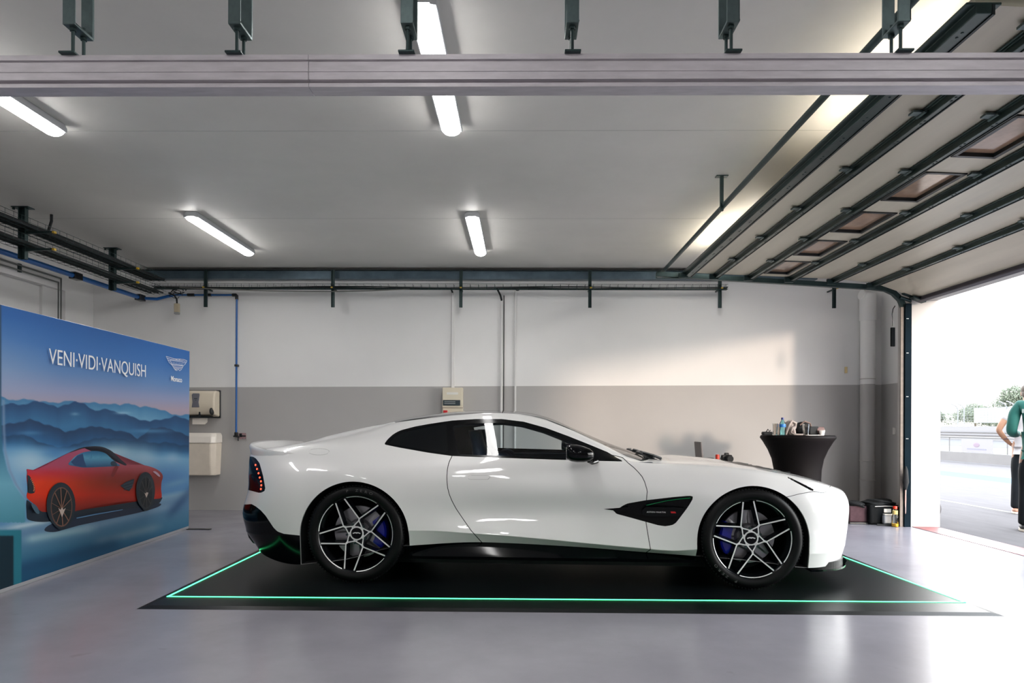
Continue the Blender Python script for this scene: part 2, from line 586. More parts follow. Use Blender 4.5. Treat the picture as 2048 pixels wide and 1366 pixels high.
# name: y table, z table, (tail x, tail z), (nose x, nose z)
ROWS = [
 ([.93, .955, .945, .90, .878, .866, .866, .866, .870, .882, .928, .95, .93], [.13, .18, .262, .287, .302, .297, .285, .27, .25, .233, .222, .20, .165], (-2.36, .20), (2.335, .165)),
 ([.955, .985, .975, .947, .930, .925, .925, .925, .93, .94, .965, .97, .95], [.36, .385, .395, .395, .378, .36, .337, .312, .29, .272, .30, .30, .27], (-2.47, .33), (2.365, .27)),
 ([.962, .988, .975, .938, .898, .882, .882, .888, .898, .925, .962, .975, .955], [.50, .52, .53, .53, .53, .53, .53, .53, .53, .53, .53, .52, .46], (-2.50, .49), (2.385, .40)),
 ([.958, .985, .975, .948, .922, .912, .910, .913, .920, .935, .955, .968, .945], [.69, .70, .70, .70, .69, .69, .69, .69, .68, .68, .68, .68, .64], (-2.455, .66), (2.40, .53)),
 ([.915, .950, .945, .928, .908, .898, .895, .895, .896, .903, .915, .922, .90], [.84, .85, .85, .84, .83, .82, .81, .805, .80, .79, .785, .775, .745], (-2.465, .80), (2.395, .605)),
 ([.80, .81, .82, .845, .852, .855, .855, .85, .845, .84, .842, .84, .81], [.975, 1.005, 1.005, .972, .945, .936, .929, .920, .903, .885, .875, .850, .812], (-2.49, .93), (2.37, .660)),
 ([.66, .66, .69, .69, .685, .687, .70, .735, .785, .74, .70, .68, .66], [1.04, 1.085, 1.135, 1.197, 1.229, 1.222, 1.150, 1.035, .912, .902, .893, .868, .828], (-2.485, .965), (2.31, None)),
 ([.46, .50, .58, .60, .60, .60, .62, .66, .70, .60, .52, .50, .48], [1.078, 1.138, 1.208, 1.248, 1.275, 1.276, 1.213, 1.083, .940, .914, .905, .876, .838], (-2.43, None), (2.21, None)),
 ([.27, .28, .31, .33, .33, .33, .34, .36, .38, .33, .28, .27, .26], None, (-2.32, None), (2.10, None)),
 ([0] * 13, None, (-2.20, None), (2.02, None)),
]
NM, NE, SUBR = 210, 44, 8
def row_curve(k):
    ys, zs, tail, nose = ROWS[k]
    xm = np.linspace(KX[0], KX[-1], NM)
    ym = smooth_curve(KX, ys, xm)
    if zs is None:
        drop = .010 if k == 8 else 0.
        zm = SP(xm) - drop * np.where(np.abs(xm - .2) < 9, 1, 1)
    else:
        zm = smooth_curve(KX, zs, xm)
    def end(x0, xe, y0, z0, slope, ze, b):
        ph = np.linspace(0, 1, NE + 1)[1:] * math.pi / 2
        x = x0 + (xe - x0) * np.sin(ph)
        y = y0 * np.cos(ph)**b
        t = np.sin(ph)
        if ze is None:
            z = SP(x) - (SP(np.array([x0]))[0] - z0) * np.cos(ph)
        else:
            m0 = slope * (xe - x0)
            z = (2 * t**3 - 3 * t**2 + 1) * z0 + (t**3 - 2 * t**2 + t) * m0 + (-2 * t**3 + 3 * t**2) * ze + (t**3 - t**2) * (ze - z0)
        return np.stack([x, y, z], 1)
    sn = (zm[-1] - zm[-6]) / (xm[-1] - xm[-6]); st = (zm[0] - zm[5]) / (xm[0] - xm[5])
    bn, btl = (.80, .40) if k < 6 else (.80, .42)
    E2 = end(KX[-1], nose[0], ym[-1], zm[-1], sn, nose[1], bn)
    E1 = end(KX[0], tail[0], ym[0], zm[0], st, tail[1], btl)[::-1]
    return np.concatenate([E1, np.stack([xm, ym, zm], 1), E2])
R0 = np.array([row_curve(k) for k in range(len(ROWS))])            # rows x stations x 3
# two close rows either side of the sill crease keep it crisp
R0 = np.concatenate([R0[:1], (R0[0] * .16 + R0[1] * .84)[None], R0[1:2], (R0[1] * .86 + R0[2] * .14)[None], R0[2:]])
nr, ns = R0.shape[:2]
t = np.linspace(0, nr - 1, (nr - 1) * SUBR + 1)
G = np.zeros((len(t), ns, 3))
i = np.clip(t.astype(int), 0, nr - 2); u = (t - i)[:, None, None]
mir = R0[-2] * np.array([1, -1, 1])
ext = np.concatenate([[2 * R0[0] - R0[1]], R0, [mir]])
p0, p1, p2, p3 = ext[i], ext[i + 1], ext[i + 2], ext[i + 3]
G = .5 * ((2 * p1) + (-p0 + p2) * u + (2 * p0 - 5 * p1 + 4 * p2 - p3) * u**2 + (-p0 + 3 * p1 - 3 * p2 + p3) * u**3)
G[..., 1] = np.maximum(G[..., 1], 0)
G[:, 0, 1] = 0; G[:, -1, 1] = 0; G[-1, :, 1] = 0
G[..., 1] *= -1                                                     # near side first
NR, NS = G.shape[:2]
V = G.reshape(-1, 3)
idx = np.arange(NR * NS).reshape(NR, NS)
a, b, c, d = idx[:-1, :-1].ravel(), idx[:-1, 1:].ravel(), idx[1:, 1:].ravel(), idx[1:, :-1].ravel()
T = np.concatenate([np.stack([a, b, c], 1), np.stack([a, c, d], 1)])
fn = np.cross(V[T[:, 1]] - V[T[:, 0]], V[T[:, 2]] - V[T[:, 0]])
T = T[np.linalg.norm(fn, axis=1) > 1e-9]
fn = np.cross(V[T[:, 1]] - V[T[:, 0]], V[T[:, 2]] - V[T[:, 0]])
N = np.zeros_like(V)
for k in range(3): np.add.at(N, T[:, k], fn)
# the two ends and the centre line are shared with the mirrored half
onc = np.abs(V[:, 1]) < 1e-6
N[onc, 1] = 0
N /= np.maximum(np.linalg.norm(N, axis=1), 1e-12)[:, None]
if N[idx[NR // 3, NS // 2], 1] > 0:
    N = -N; T = T[:, ::-1]

class Skin:
    def __init__(s):
        s.V, s.N, s.T = V.copy(), N.copy(), T.copy()
        s.L = np.zeros(len(T), int)
        s.names = ['body_shell']
    def lab(s, n):
        if n not in s.names: s.names.append(n)
        return s.names.index(n)
    def split(s, f, new, only=('body_shell',)):
        """cut along f = 0; triangles with f < 0 carrying one of the labels get the new label"""
        on = np.isin(s.L, [s.lab(o) for o in only])
        f = np.where(np.abs(f) < 1e-9, 1e-9, f)
        neg = f[s.T] < 0
        cnt = neg.sum(1)
        nl = s.lab(new)
        s.L[on & (cnt == 3)] = nl
        cr = np.where(on & (cnt > 0) & (cnt < 3))[0]
        if len(cr) == 0: return
        nv, nn, cache = [], [], {}
        base = len(s.V)
        nT, nLb, drop = [], [], np.zeros(len(s.T), bool)
        drop[cr] = True
        def mid(p, q):
            key = (p, q) if p < q else (q, p)
            if key not in cache:
                tt = f[key[0]] / (f[key[0]] - f[key[1]])
                cache[key] = base + len(nv)
                nv.append(s.V[key[0]] * (1 - tt) + s.V[key[1]] * tt)
                w = s.N[key[0]] * (1 - tt) + s.N[key[1]] * tt
                nn.append(w / max(np.linalg.norm(w), 1e-9))
            return cache[key]
        for ti in cr:
            tr = [int(q) for q in s.T[ti]]; ol = s.L[ti]
            ng = [f[q] < 0 for q in tr]
            k = ng.index(True) if sum(ng) == 1 else ng.index(False)
            A, B, C = tr[k], tr[(k + 1) % 3], tr[(k + 2) % 3]
            ab, ac = mid(A, B), mid(A, C)
            la, lb = (nl, ol) if ng[k] else (ol, nl)
            nT += [(A, ab, ac), (ab, B, C), (ab, C, ac)]
            nLb += [la, lb, lb]
        s.V = np.concatenate([s.V, nv]); s.N = np.concatenate([s.N, nn])
        s.T = np.concatenate([s.T[~drop], nT]); s.L = np.concatenate([s.L[~drop], nLb])
    def uv(s): return px_of(s.V)
    def poly(s, pts, new, only=('body_shell',), off=0., smooth=True, far=None):
        f = sdf(s.uv(), dens(pts, smooth=smooth)) + off
        if far is not None: f = np.where(far(s.V), 1e3, f)
        s.split(f, new, only)
    def line(s, pts, new, w, only, smooth=False, inner=None, guard=None):
        """a thin closed line of half width w; the inside gets the label 'inner'"""
        P2 = dens(pts, smooth=smooth)
        g = lambda off: (lambda f: np.where(guard(s.V), 1e3, f) if guard is not None else f)(sdf(s.uv(), P2) + off)
        s.split(g(-w), '_tmp', only)
        s.split(g(w), inner or only[0], ('_tmp',))
        s.L[s.L == s.lab('_tmp')] = s.lab(new)
    def obj(s, labels, name, m, half=0, parent=car, push=0., disp=None):
        """half 0: both sides in one mesh, -1 near side, +1 far side"""
        t = s.T[np.isin(s.L, [s.lab(q) for q in labels])]
        u_, inv = np.unique(t, return_inverse=True)
        inv = inv.reshape(t.shape)
        v, n = s.V[u_].copy(), s.N[u_].copy()
        if disp is not None: v = disp(v, n)
        v -= n * push
        mv, mn = v * [1, -1, 1], n * [1, -1, 1]
        if half == -1: vv, nn, tt = v, n, inv
        elif half == 1: vv, nn, tt = mv, mn, inv[:, ::-1]
        else:
            vv, nn = np.concatenate([v, mv]), np.concatenate([n, mn])
            tt = np.concatenate([inv, inv[:, ::-1] + len(v)])
        me = bpy.data.meshes.new(name)
        me.from_pydata(vv.tolist(), [], tt.tolist())
        me.materials.append(m)
        me.shade_smooth()
        me.normals_split_custom_set_from_vertices(nn.tolist())
        o = bpy.data.objects.new(name, me)
        COL.objects.link(o); o.parent = parent
        return o
    def rim(s, label, keep, fn):
        """boundary edges between 'label' and the rest, as pairs of points"""
        t = s.T[s.L == s.lab(label)]
        e = {}
        for tr in t:
            for k in range(3):
                p, q = int(tr[k]), int(tr[(k + 1) % 3])
                e[(min(p, q), max(p, q))] = e.get((min(p, q), max(p, q)), 0) + 1
        return [k for k, c_ in e.items() if c_ == 1 and keep(s.V[k[0]]) and keep(s.V[k[1]])]

sk = Skin()
ARCH = [(-1.466, .345, .413), (1.465, .345, .403)]
def arch_field(Vx):
    out = np.full(len(Vx), 9.)
    for cx, cz, r in ARCH:
        dx, dz = Vx[:, 0] - cx, Vx[:, 2] - cz
        out = np.minimum(out, np.where(dz > 0, np.hypot(dx, dz), np.abs(dx)) - r)
    return np.where(Vx[:, 1] > -.45, np.maximum(out, .05), out)
sk.split(arch_field(sk.V), 'arch_hole')
# rolled white lip round each wheel arch
lip_f = arch_field(sk.V) - .010
ROOF = [(789, 845.2), (842.5, 838), (901, 830.8), (959.7, 827), (1000, 826), (1033, 827), (1062, 831.6), (1091.6, 839.5), (1150, 863), (1209, 890.8), (1252.7, 912.8), (1284, 923), (1296, 919), (1306, 912), (1312, 905), (1312, 760), (789, 760)]
sk.poly(ROOF, 'roof_panel', smooth=False)
sk.split(-(sk.V[:, 0] + .05 + .22 * sk.V[:, 1]**2), 'windscreen', ('roof_panel',))
DLO = [(767.8, 888.8), (775, 879), (784, 870.3), (793, 864.5), (803, 860), (830, 853), (857, 848), (904, 841), (951, 838), (1003.7, 838), (1047.7, 843.4), (1091.6, 855.7), (1135.5, 871.8), (1179.5, 889.4), (1214.7, 904), (1247, 923), (1215, 922.3), (1179.5, 921.6), (1091.6, 918.7), (1003.7, 915.7), (945, 913.7), (904, 912), (857, 905.5), (798.6, 895.2)]
sk.poly(DLO, 'window_surround', smooth=False)
sk.poly([(905, 852.5), (940, 847), (1003, 845.5), (1045, 850.5), (1088, 862.5), (1130, 879), (1165, 894), (1172, 916.5), (1085, 914), (1003, 911.5), (945, 909.5), (918, 908)], 'side_window', ('window_surround',), smooth=False)
sk.poly([(777, 887), (788, 873), (803, 864.5), (857, 852.5), (893, 847), (896, 906.5), (857, 901), (800, 891)], 'quarter_window', ('window_surround',), smooth=False)
TAIL = [(490, 912), (506, 913.5), (512, 917), (519, 926), (526, 951), (530.5, 976), (528.5, 983.5), (519, 986), (500, 981), (488, 978)]
sk.poly(TAIL, 'tail_light', smooth=False, far=lambda v: v[:, 0] > -1.9)
DIFF = [(470, 1008), (492, 1009), (503, 1008), (512, 1013), (521.5, 1020.5), (531, 1031), (540, 1044.5), (547, 1055), (555, 1063), (567.6, 1067.5), (598, 1070.8), (625, 1072), (625, 1230), (440, 1230), (440, 1008)]
sk.poly(DIFF, 'rear_valance', smooth=False, far=lambda v: v[:, 0] > -1.7)
VENT = [(1207.8, 1018), (1222, 1016.9), (1238.4, 1016.3), (1246, 1011), (1255, 1006.9), (1291, 1000.5), (1346.9, 994), (1378, 991.6), (1385, 992.2), (1386.4, 996.3), (1381, 1006), (1374.7, 1015.8), (1358, 1038), (1351, 1046.5), (1344, 1050.5), (1330, 1052.5), (1316, 1050.5), (1291, 1043.6), (1260, 1035), (1234, 1028), (1229, 1025), (1228.7, 1021.5), (1218, 1020)]
sk.poly(VENT, 'side_vent', smooth=False)
LAMPP = [(1571, 952.5), (1580, 955), (1597, 963.2), (1612, 970.5), (1628, 979.2), (1627.5, 982), (1624, 982.3), (1606, 972.5), (1590, 964), (1578, 957.5)]
sk.poly(LAMPP, 'head_light', smooth=False)
LOUV = [(1430, 916.6), (1458, 920.8), (1486, 925.8), (1514, 931.0), (1543, 938.3), (1538, 939.2), (1508, 934.6), (1480, 930.0), (1452, 923.5)]
sk.poly(LOUV, 'bonnet_louvre', smooth=False)
GAP = .75
bump = [(1581, 992.5), (1600, 987.5), (1612, 985.5), (1629, 982.5), (1645, 986.5), (1653, 983), (1660, 973.5), (1664, 966), (1830, 960), (1830, 1230), (1560, 1230), (1560, 996)]
sk.line(bump, 'panel_gap', .55, ('body_shell',), inner='front_bumper', guard=lambda v: v[:, 0] < 1.6)
DOOR = [(904, 905), (904, 912.8), (899.5, 921), (896.7, 929), (894.6, 940), (893.8, 952.4), (894, 964), (895.3, 975.8), (898.6, 989), (904, 1002), (912, 1017), (921.7, 1031.5), (942, 1060.8), (965.6, 1087), (968, 1120),
        (1275, 1120), (1288, 1108), (1301, 1099), (1296, 1070), (1291.7, 1043), (1292, 1020), (1293, 999), (1294.6, 981.7), (1289.4, 964), (1284, 953), (1276, 943.6), (1267, 934.5), (1257, 926.6), (1245, 915), (1180, 900)]
sk.line(DOOR, 'panel_gap', GAP, ('body_shell',), inner='door', guard=lambda v: (v[:, 1] > -.6))
sk.line(DOOR, 'vent_seam', .5, ('side_vent',), inner='side_vent', guard=lambda v: (v[:, 1] > -.6))
# filler flap and the flush door handle
th = np.linspace(0, 2 * math.pi, 40, endpoint=False)
sk.line([(638 + 21 * math.cos(q), 903.5 + 6.5 * math.sin(q)) for q in th], 'flap_seam', .28, ('body_shell',), inner='fuel_flap', guard=lambda v: v[:, 0] > -1.5)
hp = []
for cx_, s_ in ((976, 1), (940, -1)):
    for q in np.linspace(-math.pi / 2, math.pi / 2, 7):
        hp.append((cx_ + s_ * 4 * math.cos(q), 955 + s_ * 4.0 * math.sin(q)))
sk.line(hp, 'handle_seam', .22, ('door',), inner='handle_face')

M_paint = mat('white_car_paint', (.79, .787, .775), .32, spec=.5, coat=1.0)
M_gloss = mat('gloss_black', (.0010, .0014, .0022), .10, spec=.22)
M_gapm = mat('panel_gap_dark', (.03, .03, .032), .8)
M_soft = mat('seam_grey', (.28, .28, .28), .6)
M_carbon = mat('satin_black_trim', (.0014, .002, .0026), .35, spec=.2)
M_roof = mat('black_roof_glass', (.002, .003, .004), .05, spec=.32)
M_lining = mat('cabin_lining', lin((14, 30, 46)), .8)
M_leather = mat('navy_leather', lin((28, 52, 78)), .5, bump=.1, bscale=140)
M_wsg = glassmat('windscreen_glass', (.42, .52, .50), 0, 1.5)
M_sideg = glassmat('side_glass', (.86, .91, .92), 0, 1.45)
M_sideg2 = M_gloss

LB = lambda *a: a
from mathutils.bvhtree import BVHTree
bvh = BVHTree.FromPolygons(V.tolist(), T.tolist())
def on_skin(u_, v_, lift=0.):
    """near-side body point seen at a photograph position"""
    d_ = Vector(ray(u_, v_)); o_ = Vector((0, 0, H)) - CO
    dl = Vector((d_.dot(cd), d_.dot(cl), d_.z)); ol = Vector((o_.dot(cd), o_.dot(cl), o_.z))
    hit = bvh.ray_cast(ol, dl.normalized())
    q = hit[0] if hit[0] is not None else ol + dl * 5
    return Vector((q.x, q.y - lift, q.z))
sk.obj(LB('body_shell'), 'body_shell', M_paint)
for h in (-1, 1):
    dr = sk.obj(LB('door'), 'door', M_paint, h)
    tag(sk.obj(LB('handle_face'), 'door_handle', M_paint, h, parent=dr), 'flush white door handle')
    sk.obj(LB('handle_seam'), 'handle_seam', M_soft, h, parent=dr)
    if h < 0:
        kp = Vector((0, 0, 0))
    sk.obj(LB('side_window'), 'side_window', M_sideg, h)
    sk.obj(LB('window_surround'), 'window_surround', M_gloss, h)
    sk.obj(LB('quarter_window'), 'quarter_window', M_roof, h, push=.002)
    sk.obj(LB('fuel_flap'), 'fuel_flap', M_paint, h) if h < 0 else sk.obj(LB('fuel_flap', 'flap_seam'), 'rear_quarter_skin', M_paint, h)
    sk.obj(LB('head_light'), 'head_light', M_gloss, h, push=.002)
    sk.obj(LB('bonnet_louvre'), 'bonnet_louvre', M_carbon, h, push=.004)
sk.obj(LB('flap_seam'), 'flap_seam', M_soft, -1)
sk.obj(LB('front_bumper'), 'front_bumper', M_paint)
sk.obj(LB('roof_panel'), 'roof_panel', M_roof)
sk.obj(LB('windscreen'), 'windscreen', M_wsg)
sk.obj(LB('rear_valance'), 'rear_valance', M_gloss)
gt = sk.T[sk.L == sk.lab('panel_gap')]
gcomp = {}
def gf(a):
    while gcomp.setdefault(a, a) != a: a = gcomp[a]
    return a
for tr in gt:
    for q in tr[1:]: gcomp[gf(int(q))] = gf(int(tr[0]))
roots = np.array([gf(int(tr[0])) for tr in gt])
gi = np.where(sk.L == sk.lab('panel_gap'))[0]
for kq, rt_ in enumerate(sorted(set(roots.tolist()))):
    sk.L[gi[roots == rt_]] = sk.lab('panel_gap_%d' % kq)
    crosses = np.abs(sk.V[sk.T[gi[roots == rt_]].ravel(), 1]).min() < 1e-4
    if (roots == rt_).sum() < 6: continue
    for h in ((0,) if crosses else (-1, 1)):
        sk.obj(('panel_gap_%d' % kq,), 'panel_gap', M_gapm, h, push=.004)

def vent_dip(v, n):
    d = -sdf(px_of(v), dens(VENT, smooth=False)) / 270.
    v = v.copy(); v[:, 1] += np.clip(d * 1.6, 0, .028)
    return v
M_vent = mat('gloss_black_vent', (.001, .0014, .0018), .25, spec=.2)
for h in (-1, 1):
    ve = sk.obj(LB('side_vent', 'vent_seam'), 'side_vent', M_vent, h, disp=vent_dip)
    if h < 0: near_vent = ve

# cabin lining: the same skin a little further in, so nothing white shows from inside
lin_tr = ('body_shell', 'door', 'window_surround', 'quarter_window', 'roof_panel', 'panel_gap', 'handle_face', 'handle_seam')
li = Skin.__new__(Skin); li.names = list(sk.names); li.V, li.N, li.T, li.L = sk.V, sk.N, sk.T.copy(), sk.L.copy()
cen = li.V[li.T].mean(1)
okc = np.isin(li.L, [sk.lab(q) for q in lin_tr]) & (cen[:, 0] > -1.35) & (cen[:, 0] < .86) & (cen[:, 2] > .32)
li.T, li.L = li.T[okc], li.L[okc]
lin_tr = tuple(q for q in sk.names if q in lin_tr or q.startswith('panel_gap'))
li.obj(lin_tr, 'cabin_lining', M_lining, push=.03)

class Weld(MB):
    def add(s, vs, fs):
        if not hasattr(s, 'm'): s.m = {}
        ids = []
        for q in vs:
            key = tuple(round(float(w), 5) for w in q)
            if key not in s.m: s.m[key] = len(s.v); s.v.append(tuple(q))
            ids.append(s.m[key])
        s.f += [tuple(ids[i] for i in f) for f in fs if len({ids[i] for i in f}) == len(f)]
        return s
# wheel arch liners, drawn inward from the cut edge
def arch_liners():
    E_ = sk.rim('arch_hole', lambda p: p[1] < -.46, None)
    lipb, lin_ = Weld(), Weld()
    for p, q in E_:
        for sgn in (1, -1):
            A, B = sk.V[p] * [1, sgn, 1], sk.V[q] * [1, sgn, 1]
            if abs(A[2] - B[2]) < 1e-6 and A[2] < .16: continue
            iy = lambda Z, y: (Z[0], y, Z[2])
            s1 = lambda Z: iy(Z, Z[1] + sgn * .018)
            lipb.add([A, B, s1(B), s1(A)], [(0, 1, 2, 3)])
            lin_.add([s1(A), s1(B), iy(B, -.52 * sgn), iy(A, -.52 * sgn)], [(0, 1, 2, 3)])
    lipb.split_build('arch_lip', M_paint, car, smooth=50)
    for cx, cz, r in ARCH:                                        # closing walls
        for sgn in (1, -1):
            lin_.box((cx, -.52 * sgn, .45), (2 * r, .01, .75))
    lin_.split_build('wheel_arch_liner', M_rubber, car, smooth=50)
arch_liners()

# underbody, sills, splitter, diffuser
ub = MB()
ub.bb((-1.04, -.80, .13), (1.04, .80, .24)); ub.bb((1.0, -.50, .13), (2.1, .50, .24)); ub.bb((-2.15, -.50, .15), (-1.0, .50, .3))
ub.build('underbody', M_rubber, car)
for sgn in (-1, 1):
    s_ = MB()
    xs = np.linspace(-1.052, 1.062, 40)
    top = smooth_curve([-1.057, -.923, -.762, -.507, -.037, .682, 1.066], [.272, .286, .301, .303, .283, .243, .225], xs)
    ring = []
    for x, z in zip(xs, top):
        ring += [(x, sgn * .82, z + .03), (x, sgn * .862, z + .004), (x, sgn * .905, z - .045), (x, sgn * .940, .205), (x, sgn * .935, .183), (x, sgn * .78, .18)]
    fs = []
    for i_ in range(len(xs) - 1):
        for k in range(5): fs.append((i_ * 6 + k, i_ * 6 + k + 1, (i_ + 1) * 6 + k + 1, (i_ + 1) * 6 + k))
    fs += [tuple(range(6)), tuple((len(xs) - 1) * 6 + k for k in range(6))]
    s_.add(ring, fs)
    s_.build('side_skirt', M_gloss, car, smooth=40)
def plan_edge(xe, w, x0, b, n=22):
    out = []
    for q in np.linspace(0, math.pi, 2 * n + 1):
        cc = math.cos(q)
        out.append((x0 + (xe - x0) * math.sin(q), math.copysign(abs(cc)**b, cc) * w))
    return out
spl = plan_edge(2.335, .88, 1.90, .62)
s_ = MB(); s_.prism(spl, (0, 0, .118), (1, 0, 0), (0, 1, 0), (0, 0, 1), .014)
s_.build('front_splitter', M_gloss, car, smooth=0)
s_ = MB(); s_.prism(plan_edge(2.31, .87, 1.90, .62), (0, 0, .132), (1, 0, 0), (0, 1, 0), (0, 0, 1), .05)
s_.build('splitter_riser', M_carbon, car, smooth=0)
for sgn in (-1, 1):                                                # upturned ends and pale blade under the bumper
    f_ = MB(); f_.prism([(2.17, .12), (2.24, .122), (2.265, .155), (2.245, .18), (2.215, .155), (2.17, .135)], (0, sgn * .60, 0), (1, 0, 0), (0, 0, 1), (0, sgn, 0), .02)
    f_.build('splitter_end_plate', M_gloss, car)
# diffuser volumes under the tail
df = MB()
pts_d = [(-2.46, .50), (-2.475, .47), (-2.44, .33), (-2.42, .27), (-2.385, .225), (-2.24, .20), (-2.10, .15), (-1.98, .118), (-1.90, .13), (-1.90, .34), (-2.1, .40), (-2.2, .50)]
df.prism(pts_d, (0, -.62, 0), (1, 0, 0), (0, 0, 1), (0, 1, 0), 1.24)
df.build('diffuser', M_carbon, car, smooth=30, bevel=.012)
for sgn in (-1, 1):
    for zz in (.36, .385):
        ex = MB(); ex.lathe([(.036, 0), (.045, 0), (.045, .12), (.034, .12), (.034, .01)], (-2.42, sgn * (.30 if zz < .37 else .42), zz), 'X', 24)
        ex.build('exhaust_tip', mat('dark_chrome', (.05, .05, .055), .2, .9), car)

# ducktail lip across the rear deck
sp_v, sp_f = [], []
ysp = np.linspace(-.80, .80, 49)
for y_ in ysp:
    s_ = abs(y_) / .82
    xe_ = -1.85 - .635 * math.sqrt(max(1 - s_**4.9, 0))
    k_ = 1 - s_**5
    zd = .984 - .040 * s_**2.2
    for dx_, dz_ in ((.26, .0), (.19, .006 + .006 * k_), (.11, .012 + .018 * k_), (.04, .016 + .034 * k_), (.005, .016 + .042 * k_), (-.008, .008 + .040 * k_), (-.006, -.004 + .03 * k_), (.008, -.04), (.03, -.075), (.10, -.06)):
        sp_v.append((xe_ + dx_ * (1 - .35 * s_**6), y_, zd + dz_))
for i_ in range(48):
    for k in range(10): sp_f.append((i_ * 10 + k, i_ * 10 + (k + 1) % 10, (i_ + 1) * 10 + (k + 1) % 10, (i_ + 1) * 10 + k))
sp_f += [tuple(range(10)), tuple(480 + k for k in range(10))]
MB().add(sp_v, sp_f).build('ducktail_spoiler', M_paint, car, smooth=60)

# tail lights: black wrap-round housings with a row of red lamps
for h in (-1, 1):
    tl = sk.obj(LB('tail_light'), 'tail_light', M_gloss, h)
    me_red = mat('red_led', (.6, .02, .01), .3, emit=(1.0, .045, .02), estr=1.6)
    led = [(511.5, 930), (514.5, 938), (517.5, 946.5), (520, 955), (522.3, 962.7), (523, 970.5), (522.2, 978)]
    for (uu, vv) in led:
        q = on_skin(uu, vv)
        MB().ell((q.x - .001, (q.y - .002) * -h, q.z), (.006, .006, .0075), 10, 6).build('led', me_red, tl)

# lettering and flag on the near side vent, light blade across it

a_, b_ = on_skin(1293.5, 1025), on_skin(1341, 1026)
ex_ = (b_ - a_).normalized(); ez_ = ex_.cross(Vector((0, 0, 1))).normalized(); ey_ = ez_.cross(ex_)
if ez_.y > 0: ez_ = -ez_; ey_ = ez_.cross(ex_)
base = a_ + ez_ * .0075
def skin_plate(name, pts, lift, thick, m_, parent):
    fr_ = [on_skin(u_, v_) + ez_ * lift for u_, v_ in pts]; bk_ = [q - ez_ * thick for q in fr_]; n_ = len(pts)
    b_ = MB(); b_.add(fr_ + bk_, [tuple(range(n_)), tuple(range(n_, 2 * n_))[::-1]] + [(k, (k + 1) % n_, n_ + (k + 1) % n_, n_ + k) for k in range(n_)])
    return b_.build(name, m_, parent)
skin_plate('vent_blade', [(1284, 1021), (1292, 1014), (1340, 1014.5), (1372, 1016.5), (1366, 1026), (1360, 1033), (1300, 1033), (1286, 1030)], .001, .02, M_carbon, near_vent)
skin_plate('vent_spike', [(1207.5, 1018), (1238, 1015.6), (1256, 1014), (1256, 1024), (1240, 1023), (1226, 1020.6)], .004, .014, M_vent, near_vent)
tag(text_mesh('vent_lettering', 'ASTON MARTIN', .0145, mat('silver_letters', (.8, .8, .8), .5, .0), near_vent, frame4(base, ex_, ey_, ez_), sx=1.18, spacing=1.12), 'small silver lettering')
wd_ = (b_ - a_).length
fg = MB(); fg.prism([(wd_ + .004, 0), (wd_ + .040, 0), (wd_ + .034, .012), (wd_, .012)], base, ex_, ey_, ez_, .001)
fg.build('vent_flag', mat('red_enamel', lin((190, 25, 30)), .3), near_vent)
g_ = MB(); g_.tube([on_skin(u_, v_) - ez_ * .004 for u_, v_ in ((1293, 1011), (1310, 1007), (1335, 1001.5), (1360, 998), (1381, 996.2))], .0035, 6)  # green tube stands in for the mat light reflected in the vent
g_.build('vent_green_reflection', mat('painted_green_reflection', (.02, .30, .12), .15, .8), near_vent)

